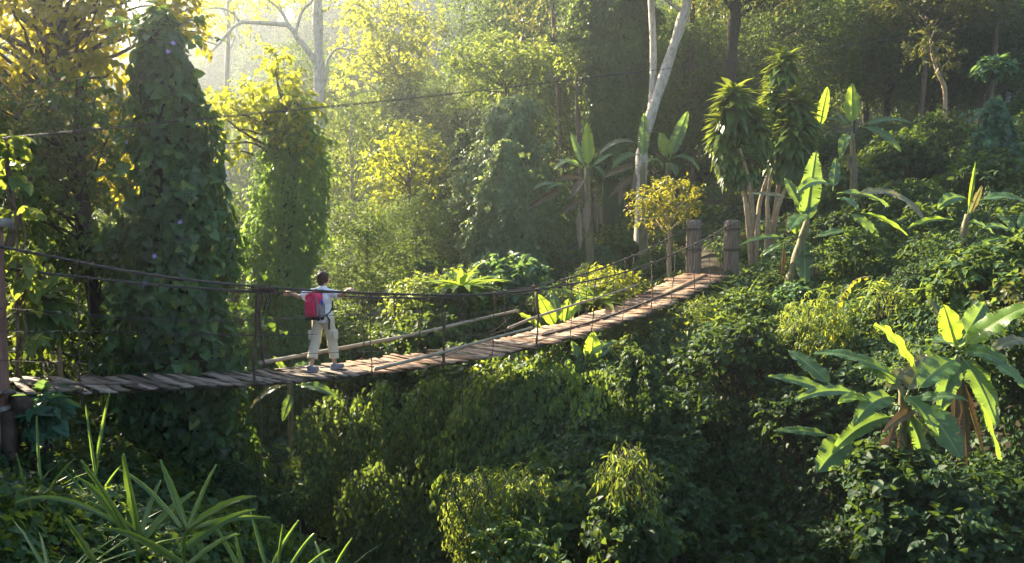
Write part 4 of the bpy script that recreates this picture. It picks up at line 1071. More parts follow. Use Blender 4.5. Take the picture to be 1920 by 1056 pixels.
# ------------------------------------------------------------------ individually placed trees
def rclumps(n, u0, u1, v0, v1, r0, r1, d0, d1):
    return [(random.uniform(u0, u1), random.uniform(v0, v1), random.uniform(r0, r1), random.uniform(d0, d1)) for _ in range(n)]

px_tree('pale_tree', 'tall pale tree with bare crooked limbs rising out of the misty valley', 'tree', [(604, 420), (602, 300), (600, 200), (597, 90), (595, 0), (590, -140)], 38, .30, .2,
        [(430, 12, 45), (480, -15, 50), (545, -30, 60), (610, -60, 60), (655, 15, 42), (690, 45, 36), (385, 35, 40), (665, -10, 45), (640, 60, 26), (365, 70, 26), (560, 10, 30), (620, 130, 18), (700, 0, 40)],
        M['gold'], M['bark_pale'], .2, [([(598, 128, 38), (575, 92, 37.7), (555, 70, 37.5), (542, 48, 37.4), (500, 44, 37.2), (450, 42, 37), (428, 62, 36.8), (408, 85, 36.6), (385, 108, 36.5)], .16, .04),
        ([(542, 50, 37.4), (528, 22, 37.4), (505, 2, 37.3), (480, -18, 37)], .1, .04), ([(552, 66, 37.5), (566, 22, 37.6), (585, 2, 37.6), (600, -30, 37.5)], .09, .04), ([(601, 165, 38), (612, 150, 38), (614, 115, 38.2), (632, 92, 38.2), (665, 95, 38)], .1, .04),
        ([(450, 42, 37), (436, 25, 37), (410, 15, 36.8), (365, 20, 36.5)], .07, .025), ([(408, 85, 36.6), (395, 80, 36.5), (362, 72, 36.4)], .05, .02)], dens=.22, reach=False)
px_tree('slender_tree', 'thin pale trunk standing in the bright mist of the valley', 'tree', [(425, 480), (426, 330), (424, 200), (428, 60), (430, -60)], 44, .16, .1, rclumps(6, 390, 480, -60, 60, 30, 50, 43, 46), M['gold'], M['bark_pale'], .22, dens=.25)
px_tree('forked_tree', 'pale grey tree with two trunks, one upright and one leaning, above the bridge end', 'tree', [(1203, 330), (1207, 262), (1232, 180), (1262, 90), (1288, 5), (1312, -90)], 30, .22, .17,
        rclumps(16, 1120, 1420, -190, -75, 55, 80, 28, 32), M['olive'], M['bark_pale'], .2, [([(1218, 225, 30), (1223, 180, 30.2), (1225, 100, 30.3), (1221, 0, 30.4), (1215, -100, 30.5)], .15, .12)], dens=.6)
px_tree('dark_trunked_tree', 'tree with a straight dark trunk rising behind the dracaenas', 'tree', [(1362, 250), (1368, 150), (1373, 80), (1380, 0), (1384, -120)], 36, .3, .22, rclumps(16, 1290, 1500, -190, 0, 45, 70, 33, 38), M['olive'], M['bark_dark'], .2, dens=.6)
px_tree('slender_tree', 'thin grey trunk between the forked tree and the dark trunk', 'tree', [(1298, 260), (1297, 180), (1296, 80), (1300, -40), (1304, -120)], 38, .15, .1, rclumps(6, 1260, 1350, -140, -20, 40, 60, 37, 39), M['olive'], M['bark'], .2, dens=.5)
px_tree('leaning_tree', 'small leaning tree with a bare brown trunk and red-brown leaves on the ridge', 'tree', [(1772, 175), (1760, 140), (1750, 110), (1745, 85)], 33, .10, .05, [(1745, 70, 26), (1760, 90, 24), (1730, 95, 24), (1780, 110, 26), (1720, 80, 20), (1750, 58, 16)], M['olive'], M['bark_tan'], .17, dens=.5)
px_tree('broad_tree', 'small spreading tree with layered bright green crown below the ridge forest', 'tree', [(962, 420), (960, 300), (955, 200), (945, 150)], 33, .2, .09,
        [(862, 105, 34), (900, 92, 36), (938, 78, 30), (962, 112, 38), (1000, 112, 32), (920, 130, 36), (880, 140, 28), (985, 138, 30), (1012, 92, 24), (845, 92, 18), (945, 165, 24), (890, 165, 18)], M['pale'], M['bark'], .17, dens=.95, flat=.5)
px_tree('broad_tree', 'bright green branch of foliage with yellow tips left of the curtained dark tree', 'tree', [(1095, 420), (1085, 260), (1080, 150)], 33.5, .16, .07,
        [(1060, 108, 26), (1095, 98, 28), (1122, 92, 24), (1118, 132, 24), (1085, 130, 26), (1035, 100, 20), (1130, 115, 18)], M['pale'], M['bark'], .17, dens=.9, flat=.55)
px_tree('bushy_tree', 'yellow-green bushy tree on the slope left of the creeper cones', 'tree', [(775, 520), (772, 420), (765, 330)], 31, .18, .08,
        [(740, 250, 34), (772, 268, 38), (802, 290, 38), (718, 292, 30), (762, 312, 40), (812, 332, 38), (730, 335, 34), (790, 352, 38), (700, 312, 22), (760, 382, 40), (822, 384, 40), (720, 372, 28), (785, 240, 20), (840, 360, 28)], M['gold'], M['bark'], .19, dens=.8)
px_tree('bushy_tree', 'taller tree with a sunlit yellow canopy behind the yellow-green bushy one', 'tree', [(742, 380), (740, 250), (735, 120)], 44, .3, .12,
        [(690, 62, 44), (722, 40, 46), (762, 68, 48), (742, 102, 44), (700, 112, 40), (660, 102, 36), (782, 30, 40), (802, 62, 36), (780, 112, 36), (720, 145, 36), (650, 150, 30), (760, 150, 30), (690, 10, 40), (740, -10, 40)], M['gold'], M['bark'], .24, dens=.65)
px_tree('slender_tree', 'slender tree with a loose spray of yellowing leaves high on the hill', 'tree', [(1052, 330), (1048, 200), (1040, 80), (1030, -60)], 35, .13, .06,
        [(1000, 52, 24), (1022, 75, 24), (990, 92, 22), (1035, 45, 22), (962, 18, 22), (1010, 20, 24), (1005, 110, 16), (975, 50, 16), (1040, -10, 30)], M['olive'], M['bark'], .2, dens=.5, droop=.8)
px_tree('small_tree', 'small rounded tree with orange-yellow leaves beside the bridge end', 'tree', [(1255, 505), (1254, 470), (1256, 440), (1254, 415)], 22.4, .075, .045,
        [(1205, 370, 20), (1228, 356, 22), (1255, 350, 24), (1285, 352, 22), (1302, 365, 16), (1215, 392, 22), (1242, 382, 26), (1272, 380, 24), (1295, 385, 16), (1205, 410, 18), (1230, 412, 20), (1262, 402, 20), (1245, 345, 16), (1270, 345, 16), (1286, 400, 14), (1222, 375, 20)], M['yellow'], M['bark_tan'], .10, dens=.62, twig=.42, ddepth=.7, flat=.55)
# the leaf curtain on the near bank
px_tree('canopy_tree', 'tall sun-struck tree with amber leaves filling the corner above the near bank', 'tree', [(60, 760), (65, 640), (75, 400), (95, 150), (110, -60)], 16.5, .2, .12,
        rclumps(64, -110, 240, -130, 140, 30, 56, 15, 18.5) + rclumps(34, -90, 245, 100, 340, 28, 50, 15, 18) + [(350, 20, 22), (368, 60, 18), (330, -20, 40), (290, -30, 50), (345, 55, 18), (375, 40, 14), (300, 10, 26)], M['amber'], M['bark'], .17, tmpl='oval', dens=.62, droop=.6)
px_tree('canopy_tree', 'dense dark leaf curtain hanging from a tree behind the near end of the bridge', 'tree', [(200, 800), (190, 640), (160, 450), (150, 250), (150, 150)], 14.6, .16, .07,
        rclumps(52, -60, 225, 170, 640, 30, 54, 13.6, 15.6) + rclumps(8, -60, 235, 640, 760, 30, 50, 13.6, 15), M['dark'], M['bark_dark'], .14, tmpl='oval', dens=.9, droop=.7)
px_tree('canopy_tree', 'thin leaning tree whose dark leaves hide the foot of the leaf curtain', 'tree', [(-60, 720), (-30, 600), (20, 450), (50, 330)], 12.6, .10, .05,
        rclumps(9, -60, 60, 380, 720, 32, 52, 11.9, 13) + [(60, 335, 26), (30, 360, 30), (-10, 330, 36)], M['dark'], M['bark'], .14, tmpl='oval', dens=.6, droop=.7)
px_tree('sapling', 'bright green sapling leaves close to the red post', 'sapling', [(30, 800), (34, 600), (30, 420), (14, 290)], 10.2, .03, .012,
        [(8, 300, 22), (38, 400, 26), (46, 470, 24), (50, 560, 24), (46, 640, 22), (12, 340, 24), (52, 520, 18), (10, 265, 16)], M['pale'], M['bark'], .14, tmpl='heart', dens=.45, droop=.9, twig=.25, ddepth=.2)

# ------------------------------------------------------------------ shrubs with their own look
BS = 'shrubs on the gorge banks'
shrub('bush', 'sunlit bush draped in small bright leaves behind the middle of the bridge', 'bush', 800, 560, 62, 20.5, M['pale'], .12, 'oval', 12, .9, BS)
shrub('bush', 'bright leafy hump behind the rail just left of the blue-green bush', 'bush', 868, 545, 55, 20.8, M['pale'], .12, 'oval', 10, .8, BS)
shrub('bush', 'rounded blue-green bush with broad leaves behind the bridge rail', 'bush', 952, 530, 66, 21.5, M['blue'], .17, 'heart', 13, .9, BS)
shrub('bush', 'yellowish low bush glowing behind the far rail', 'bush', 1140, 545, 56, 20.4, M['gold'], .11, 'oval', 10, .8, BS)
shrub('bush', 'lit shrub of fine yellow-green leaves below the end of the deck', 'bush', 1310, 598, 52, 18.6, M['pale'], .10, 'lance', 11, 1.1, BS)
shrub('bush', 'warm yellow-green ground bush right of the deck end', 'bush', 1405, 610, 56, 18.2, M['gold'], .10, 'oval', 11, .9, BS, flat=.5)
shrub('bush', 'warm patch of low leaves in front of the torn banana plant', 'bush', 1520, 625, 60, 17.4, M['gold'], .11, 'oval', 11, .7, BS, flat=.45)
shrub('bush', 'arching leafy hump with sunlit edge rising from the bottom of the gorge', 'bush', 955, 930, 92, 11.6, M['pale'], .10, 'lance', 18, .8, None, droop=.9, spread=1.2)
for u, v, r, d, m_, lf, tm, lb in ((1045, 985, 66, 11.2, 'mid', .11, 'heart', 'dim heart-leaved bush at the right foot of the arching hump'), (960, 1045, 80, 10.4, 'vine', .10, 'oval', 'bush at the lowest edge of the view in front of the arching hump'),
                                 (1110, 930, 50, 11.3, 'mid', .10, 'oval', 'dim bush between the arching hump and the drooping spray'), (1250, 940, 66, 11.6, 'deep', .10, 'heart', 'shade-coloured bush right of the drooping spray'), (1060, 880, 56, 12.6, 'dark', .11, 'oval', 'dark bush behind the arching hump')):
    shrub('bush', lb, 'bush', u, v, r, d, M[m_], lf, tm, 11, .9, None, droop=.8, spread=1.25)
shrub('bush', 'dim bush filling the dark right below the drooping spray', 'bush', 1180, 1000, 66, 10.2, M['dark'], .10, 'heart', 14, 1.0, None, droop=.8, spread=1.3)
shrub('bush', 'drooping sunlit spray of narrow leaves hanging in the dark gorge', 'bush', 1172, 888, 44, 10.4, M['pale'], .12, 'lance', 6, .7, None, flat=1.5, droop=1.3, spread=1.3)
shrub('cassava_bush', 'feathery cassava bush catching light in front of the hillside bananas', 'bush', 1665, 560, 40, 15.6, M['pale'], .15, 'lance', 8, .8, None)
shrub('cassava_bush', 'pale fingered leaves of a second cassava bush near the right edge', 'bush', 1845, 545, 44, 15.2, M['pale'], .16, 'lance', 8, .8, None)
shrub('cassava_bush', 'broad-leaved sapling on the ridge edge above the open slope', 'bush', 1862, 130, 22, 27, M['blue'], .3, 'oval', 6, .8, None)
shrub('bush', 'leafy shrub tucked under the wooden landing', 'bush', 80, 775, 46, 9.2, M['blue'], .15, 'heart', 8, .6, None)
shrub('bush', 'bright bush clinging to the far bank right under the deck', 'bush', 930, 715, 48, 16.8, M['pale'], .11, 'heart', 10, .7, BS)
shrub('bush', 'leafy bush hanging on the far bank below the lit middle of the deck', 'bush', 1010, 700, 44, 17.2, M['gold'], .10, 'heart', 9, .6, BS)

shrub('bush', 'shade-coloured bush at the foot of the banana with the upright sunlit leaf', 'bush', 1690, 900, 80, 10.4, M['deep'], .11, 'heart', 12, 1.0, None)
shrub('bush', 'shade-coloured bush at the foot of the banana at the edge of the view', 'bush', 1830, 920, 80, 10.9, M['deep'], .11, 'oval', 12, 1.0, None)
shrub('bush', 'low shade-coloured bush at the bottom edge in front of the large low banana plant', 'bush', 1735, 1010, 100, 9.8, M['deep'], .11, 'heart', 16, 1.0, None, spread=1.3)
def fan(name, label, cat, u, v, d, n, L, wid, mat, spread=.9, tmpl='strap', group=None):
    o = P(u, v, d); o[2] = min(o[2], gz(o[0], o[1]) + 1.2) if cat != 'grass clump' else gz(o[0], o[1])
    e = empty(name, (o[0], o[1], gz(o[0], o[1])), label, cat, group); off = np.array([0, 0, o[2] - gz(o[0], o[1])])
    a = np.arange(n) * 2.4; el = np.clip(1.45 - spread * np.sqrt(np.arange(n) / n) * 1.1 + rng.normal(0, .1, n), .1, 1.5)
    dd = np.column_stack([np.cos(a) * np.cos(el), np.sin(a) * np.cos(el), np.sin(el)])
    nn = np.column_stack([-np.cos(a) * np.sin(el), -np.sin(a) * np.sin(el), np.cos(el)])
    pos = np.tile(off, (n, 1)) + dd * .02 + rng.normal(size=(n, 3)) * np.array([.04, .04, 0])
    link('foliage', leaves('foliage', pos, dd, nn, L * (.6 + .5 * rng.random(n)), tmpl, mat, None, wid), e)
    b = MB(); b.tube([np.array([0, 0, -.1]), off * .5, off], [.05, .05, .04], 7); b.build('stem', M['bark_dark'], e)
    return e
fan('fern', 'bright fern of tall wavy fronds among the bushes behind the bridge', 'fern', 862, 545, 19.9, 34, 1.05, .95, M['grassy'], .8)
fan('fern', 'spiky fern catching light behind the far rail', 'fern', 1118, 575, 19.6, 26, .95, .9, M['grassy'], .8)
fan('fern', 'grey-green fern of pointed fronds just behind the young banana plant', 'fern', 1095, 580, 20.2, 18, .9, 1.0, M['blue'], .7)
GC = 'grass clumps on the banks'
for u, v, d, n, L, lb in ((1395, 565, 18.8, 120, .9, 'grass clump of long drooping blades beside the deck end'), (1360, 610, 17.8, 90, .7, 'pale dry-tipped grass clump below the deck end'), (1205, 520, 20.8, 70, .7, 'grass clump behind the far rail'),
                          (560, 990, 9.5, 60, .7, 'grass clump on the lip of the near bank'), (600, 1040, 7.5, 70, .6, 'lit grass clump at the bottom beside the gorge'), (470, 1040, 6.2, 80, .6, 'grass clump at the foot of the broad reed'), (60, 940, 7.6, 70, .7, 'shaded grass clump near the red post')):
    fan('grass_clump', lb, 'grass clump', u, v, d, n, L, .8, M['grassy'], 1.1, 'blade', GC)

fan('grass_clump', 'clump of long thin grass blades among the tall broad reed', 'grass clump', 300, 1040, 4.4, 60, .85, .8, M['grassy'], 1.0, 'blade', GC)
fan('grass_clump', 'clump of thin dark grass left of the tall broad reed', 'grass clump', 90, 1010, 5.0, 60, .75, .8, M['grassy'], 1.0, 'blade', GC)
# reed with broad blades in front
def reed(label, base, d, blades, stems, group=None):
    o = P(*base, d); g = gz(o[0], o[1]); o[2] = min(o[2], g)
    e = empty('broad_reed', o, label, 'reed', group)
    for s in stems:
        b = MB(); q = [P(*k, d) - o for k in s]; q[0][2] = min(q[0][2], -.1); b.tube(spline(q, 12), np.linspace(.011, .005, 12), 6); b.build('stem', M['grassy'], e)
    for u0, v0, u1, v1, w, lift, dd in blades:
        A, C = P(u0, v0, d) - o, P(u1, v1, d + dd) - o
        big_leaf('leaf', A, C, px(w * .62, d), px(lift, d), np.array([random.uniform(-.6, .4), -.8, random.uniform(.1, .7)]), M['reed'], e, .02, 0, .6, .05)
M['reed'] = banana_mat('reed_leaf', (.025, .068, .022), (.065, .125, .03), (.36, .54, .05), .36)
reed('tall broad-bladed reed with long pointed green leaves in front of the near bank', (352, 1150), 3.6,
     [(352, 992, 300, 862, 22, 4, .1), (352, 992, 478, 930, 24, 10, -.2), (350, 994, 508, 972, 18, 10, .2), (352, 990, 405, 870, 12, 4, .1), (262, 1010, 230, 852, 26, 2, -.1), (265, 1015, 365, 922, 28, 6, .2), (255, 1020, 145, 895, 26, 14, -.1), (250, 1000, 28, 942, 16, 30, .1),
      (340, 990, 220, 880, 14, 16, .2), (330, 1040, 480, 955, 26, 12, .1), (262, 1040, 150, 865, 18, 10, -.2), (300, 1040, 165, 940, 18, 12, .0), (175, 1054, 122, 975, 20, 4, -.1), (345, 1060, 190, 990, 22, 14, -.2), (260, 1010, 300, 900, 16, 6, .2), (350, 1060, 450, 1000, 16, 8, .1)],
     [((352, 1150), (345, 1060), (352, 990)), ((255, 1150), (258, 1060), (262, 1000)), ((170, 1150), (174, 1100), (176, 1050)), ((330, 1150), (332, 1080), (330, 1035))])
reed('second reed with thin upright stalks beside the landing', (185, 1010), 7.2,
     [(182, 860, 205, 735, 12, 0, .1), (180, 900, 160, 760, 8, 4, .1), (178, 950, 230, 870, 9, 6, .0), (180, 960, 120, 880, 9, 6, .1), (75, 900, 68, 780, 9, 2, .1), (80, 940, 140, 860, 8, 8, .0), (60, 960, 30, 850, 8, 4, .0)],
     [((180, 1010), (180, 930), (184, 850)), ((76, 1010), (76, 950), (74, 890))])
reed('low reed with thin lit blades at the bottom beside the gorge edge', (530, 1150), 4.6,
     [(500, 1070, 470, 960, 12, 2, .1), (505, 1070, 560, 975, 12, 4, .1), (520, 1070, 530, 985, 10, 2, .0), (540, 1070, 590, 1000, 12, 6, .1), (450, 1070, 400, 985, 12, 6, .1), (455, 1070, 440, 1000, 10, 0, .0), (620, 1080, 660, 1010, 12, 4, .0), (615, 1080, 590, 1015, 12, 2, .2), (560, 1080, 620, 1030, 12, 6, .1)],
     [((500, 1150), (500, 1100), (502, 1060)), ((540, 1150), (538, 1100), (540, 1060)), ((450, 1150), (450, 1100), (452, 1060)), ((618, 1150), (618, 1110), (618, 1070))])
# creeper curtains hanging down the ravine wall
def curtain(label, u, v0, v1, w, d, mat, leaf, tmpl='heart', n=16):
    c = P(u, v0, d); e = empty('vine_curtain', c, label, 'creeper', 'creeper curtains on the ravine wall')
    b = MB(); A = [[], [], [], [], []]
    H = px(v1 - v0, d)
    for k in range(n):
        x0 = random.uniform(-1, 1) * px(w, d); L = H * random.uniform(.45, 1.05); y0 = random.uniform(-.35, .35)
        q = np.array([(x0 + .12 * math.sin(t * 5 + k) + .1 * t, y0 + .3 - .45 * math.sin(t * 1.6), .25 * (1 - abs(x0) / px(w, d)) - L * t) for t in np.linspace(0, 1, 12)])
        b.tube(q, .009, 5)
        m = int(L / leaf * 5.5); t = rng.random(m) * 11; i = t.astype(int).clip(0, 10); f = (t - i)[:, None]
        pos = q[i] * (1 - f) + q[i + 1] * f + rng.normal(size=(m, 3)) * leaf * .55
        for a_, x in zip(A, (pos, rng.normal(size=(m, 3)) * .45 + np.array([0, -.25, -.8]), rng.normal(size=(m, 3)) * .45 + np.array([-.2, -.8, .5]), leaf * (.6 + .8 * rng.random(m)), np.clip(rng.normal(.4 + .15 * random.random(), .18, m), 0, 1))): a_.append(x)
    b.build('stem', M['bark_dark'], e)
    A = [np.concatenate(q) for q in A]
    link('foliage', leaves('foliage', A[0], A[1], A[2], A[3], tmpl, mat, A[4]), e)
for u, v0, v1, w, d, m_, lf, tm, lb in (
    (620, 770, 960, 60, 15.6, 'mid', .11, 'oval', 'shaded creeper curtain lowest under the walking person'), (720, 745, 940, 60, 15.6, 'vine', .11, 'oval', 'creeper curtain under the foot of the lower bamboo pole'), (820, 735, 900, 60, 15.9, 'mid', .11, 'heart', 'heart-leaved creeper curtain left of the bright bush under the deck'),
    (905, 725, 880, 50, 16.0, 'vine', .10, 'oval', 'creeper curtain hanging beneath the bright bush under the deck'), (1000, 720, 880, 45, 16.3, 'vine2', .10, 'oval', 'pale creeper curtain hanging left of the banana under the deck'), (1030, 700, 810, 26, 16.8, 'pale', .10, 'oval', 'narrow sunlit creeper curtain touching the banana under the deck'),
    (1180, 880, 1010, 36, 10.4, 'pale', .10, 'lance', 'sunlit creeper curtain trailing below the drooping spray of narrow leaves'), (955, 930, 1090, 80, 11.2, 'pale', .09, 'lance', 'lit creeper curtain spilling down the front of the arching hump'), (880, 930, 1080, 40, 10.8, 'pale', .09, 'lance', 'lit creeper curtain on the left flank of the arching hump'), (1195, 690, 860, 26, 13.4, 'deep', .09, 'oval', 'slim creeper curtain over the shaded stump'), (700, 900, 1060, 60, 14.0, 'mid', .11, 'oval', 'dark creeper curtain lowest down the ravine wall'),
    (580, 860, 1000, 40, 15.0, 'vine', .11, 'oval', 'creeper curtain beside the stream bed')):
    curtain(lb, u, v0, v1, w, d, M[m_], lf, tm)
# lone vine shoot
tz = [P(1560, 640, 15.5), P(1566, 590, 15.5), P(1580, 555, 15.5), P(1605, 525, 15.4), P(1635, 518, 15.3)]
e = empty('vine_shoot', tz[0], 'single thin yellow vine shoot curling above the low warm leaves', 'vine')
b = MB(); g0 = gz(tz[0][0], tz[0][1]); b.tube(spline([np.array([0, 0, g0 - tz[0][2] - .1])] + [p - tz[0] for p in tz], 24), .009, 6); b.build('stem', M['bark_tan'], e)
q = np.array([p - tz[0] for p in spline(tz, 16)]); link('foliage', leaves('foliage', q, np.column_stack([rng.normal(size=16) * .6, rng.normal(size=16) * .6, -np.ones(16)]), rng.normal(size=(16, 3)) * .4 + np.array([0, -1, .3]), np.linspace(.2, .06, 16), 'heart', M['gold']), e)

# ------------------------------------------------------------------ path at the far end
pt = [P(1335, 520, 21.2), P(1336, 500, 22.5), P(1338, 480, 24.5)]
V = []; Fs = []; ctr = spline(pt, 30)
for i, p in enumerate(ctr):
    w = .45 - .15 * i / 30
    for k in (-1, -.33, .33, 1):
        x = p[0] + k * w * (1 + .15 * math.sin(i * 1.3)); V.append((x, p[1], gz(x, p[1]) + .05 - .04 * abs(k)))
for i in range(29):
    for k in range(3): a = i * 4 + k; Fs.append((a, a + 1, a + 5, a + 4))
b = MB(); b.add(V, Fs); tag(b.build('path', M['path']), 'trodden earth path climbing away from the bridge end', 'path', None, 'structure')

# ------------------------------------------------------------------ background forest
PROTO = []
def add_proto(*a, **k): PROTO.append(proto_tree(*a, **k))
add_proto(12, 3.5, 3.6, 30, 1.25, .18, M['dark'], M['bark_dark'], .24, dens=.75)
add_proto(11, 2.5, 3.2, 28, 1.15, .17, M['mid'], M['bark'], .2, dens=.75)
add_proto(10, 3.0, 3.4, 24, 1.1, .17, M['olive'], M['bark'], .18, dens=.6, shape='flat', flat=.5)
add_proto(14, 1.0, 2.0, 34, 1.0, .18, M['dark'], M['bark_dark'], .2, dens=.8, shape='column', droop=.9)
add_proto(7, .6, 2.6, 24, 1.0, .16, M['mid'], M['bark'], .14, dens=.8)
add_proto(9, 2.2, 3.0, 24, 1.05, .17, M['pale'], M['bark_pale'], .17, dens=.6)
add_proto(13, 4, 3.2, 22, 1.1, .18, M['olive'], M['bark_pale'], .2, dens=.5)
KIND = ['dense dark green', 'rounded mid green', 'flat-topped olive', 'creeper-hung columnar', 'low bushy', 'light green', 'tall thin-crowned']
used = [0] * len(PROTO)
def in_view(x, y, z=None, m=1.12):
    return y > 2 and abs(x / y) < .637 * m + 1.5 / y
SPOT = []
def ok(x, y, sp):
    for a, b_ in SPOT:
        if (a - x) ** 2 + (b_ - y) ** 2 < sp * sp: return False
    SPOT.append((x, y)); return True
def tree_at(k, x, y, sc, region):
    used[k] += 1
    tm, cm = PROTO[k]
    art = 'tree'
    place('forest_tree', [('trunk', tm), ('crown', cm)], (x, y, gz(x, y) - .1), random.random() * 6.28, (sc, sc, sc * random.uniform(.9, 1.15)),
          f'{KIND[k]} tree in the forest {region}', 'tree', f'{KIND[k]} trees {region}')
nv = 0
for i in range(900):
    if nv >= 80: break
    y = random.uniform(60, 104) if nv < 34 else random.uniform(100, 150); u = random.uniform(350, 640) if nv < 34 else random.uniform(300, 760); x = (u - 960) / F * y
    if any((x - a) ** 2 + (y - b_) ** 2 < 12 for a, b_ in SPOT): continue
    SPOT.append((x, y)); nv += 1; k = random.choice((1, 3, 5, 6, 0))
    tree_at(k, x, y, random.uniform(.8, 1.15), 'far up the bright misty valley')
nr = 0
for i in range(500):
    if nr >= 15: break
    y = random.uniform(35, 56); u = random.uniform(1540, 2000); x = (u - 960) / F * y
    if any((x - a) ** 2 + (y - b_) ** 2 < 7 for a, b_ in SPOT): continue
    SPOT.append((x, y)); nr += 1
    tree_at(random.choice((0, 0, 1, 2)), x, y, random.uniform(.7, .95), 'along the ridge over the open slope')
tries = 0
while tries < 4500 and sum(used) < 215:
    tries += 1
    y = 30 + 100 * random.random() ** 1.3
    x = random.uniform(-.80, .78) * y
    u = 960 + F * x / y
    dmin = 46 if u < 660 else (36 if u < 1080 else (37 if u < 1560 else 34))
    if u < 120: dmin = 58
    if 200 < u < 660 and y > 62 and random.random() < .0: continue
    if y < dmin: continue
    if y > 75 and 1000 < u and random.random() < .5: continue
    s = float(side(np.array([x]), np.array([y]))[0])
    if abs(s) < 2: continue
    if u > 1560 and y > 60: continue
    if not ok(x, y, 2.6 + y * .022): continue
    region = 'in the misty valley beyond the creeper columns' if u < 660 else ('on the hill above the creeper cones' if u < 1250 else ('behind the dracaena trees' if u < 1580 else 'along the ridge over the open slope'))
    w = [.25, .25, .12, .12, .1, .1, .06] if u >= 660 else [.1, .2, .2, .1, .05, .2, .15]
    if u > 1580: w = [.42, .12, .18, .0, .2, .0, .08]
    if 840 < u < 1200 and y < 62: w = [.3, .25, .05, .2, .1, .1, 0]
    k = random.choices(range(7), w)[0]
    sc = random.uniform(.75, 1.2) * (1 if u < 1580 else .72)
    Hs = (12, 11, 10, 14, 7, 9, 13)[k] * sc * 1.1 + gz(x, y)
    c_, a_ = .72 * x + .694 * y, -.694 * x + .72 * y
    if 19 <= c_ < 27 and y < 62:
        lim = math.tan(SUN_EL) * (a_ - 22) + 2.5
        if Hs > lim:
            q = (lim - gz(x, y)) / (Hs - gz(x, y)); sc *= q
            if sc < .42: continue
    if 7.5 < c_ < 19 and Hs > math.tan(SUN_EL) * (a_ - 11.5) + .8: continue
    tree_at(k, x, y, sc, region)

for x, y, k, sc in ((-10.0, 11.5, 3, .72), (-11.9, 12.6, 3, .8), (-9.2, 9.2, 3, .66), (-12.6, 10.2, 3, .85), (-10.8, 7.6, 3, .75), (-14.2, 13.5, 3, .9), (-7.6, 7.0, 3, .55)):  # unseen trees added to throw shade over the near bank and its air
    tree_at(k, x, y, sc, 'added out of view to shade the near bank')
# low trees added upstream of the bridge to shade the gorge, some seen as backdrop
for x, y, k, H in ((-4.6, 25.5, 4, 2.7), (-3.2, 28.5, 4, 3.4), (-10.6, 25.0, 4, 4.2), (-10.0, 19.8, 4, 2.6), (-11.6, 22.5, 1, 4.0), (-14.5, 27.0, 0, 5.0), (-1.8, 31.0, 4, 4.2), (-13.5, 31.5, 0, 5.0)):
    g = gz(x, y); SPOT.append((x, y))
    tree_at(k, x, y, (H - g) / (7 if k == 4 else 11.5), 'added behind the bridge as gorge shade and backdrop')
# shrub layer on the banks and slopes
SH = []
def add_shrub(H, r, n, cr, leaf, mat, tmpl, dens, flat=.7, droop=.45):
    cl = []; b = MB()
    for i in range(n):
        a = i * 2.4 + random.random(); k = math.sqrt((i + .3) / n)
        c = np.array([math.cos(a) * r * k, math.sin(a) * r * k, H * (.95 - .6 * k * k) * random.uniform(.7, 1.05)])
        cl.append((*c, cr * random.uniform(.7, 1.3))); b.tube(wobbly((0, 0, -.3), c, 6, .15), np.linspace(.03, .01, 6), 5)
    SH.append((b.mesh('stem', M['bark_dark']), crown_mesh('foliage', cl, mat, leaf, tmpl, dens, 7, .35, flat, droop)))
add_shrub(1.1, .9, 14, .38, .13, M['mid'], 'heart', .9)
add_shrub(1.5, 1.0, 16, .42, .15, M['dark'], 'oval', .9)
add_shrub(.8, .8, 12, .34, .11, M['mid'], 'oval', .9)
add_shrub(1.3, .8, 12, .4, .15, M['blue'], 'heart', .8)
add_shrub(1.8, .9, 14, .42, .17, M['pale'], 'lance', .9, .8, .8)
add_shrub(1.0, 1.1, 14, .36, .12, M['olive'], 'oval', .7)
add_shrub(1.3, 1.0, 15, .4, .12, M['deep'], 'heart', 1.0)
add_shrub(1.0, 1.0, 15, .36, .11, M['deep'], 'oval', 1.0)
SK = ['heart-leaved', 'dark glossy', 'low small-leaved', 'bluish heart-leaved', 'fine-leaved', 'olive brownish', 'shade-coloured heart-leaved', 'shade-coloured oval-leaved']
SPOT2 = []
PROT = [(BL + BD * BLEN * t) for t in np.linspace(0, 1, 16)]
def shrub_at(k, x, y, sc, region):
    a, c = SH[k]
    place('shrub', [('stem', a), ('foliage', c)], (x, y, gz(x, y) - .05), random.random() * 6.28, sc, f'{SK[k]} shrub {region}', 'shrub', f'{SK[k]} shrubs {region}')
cnt = 0; tries = 0
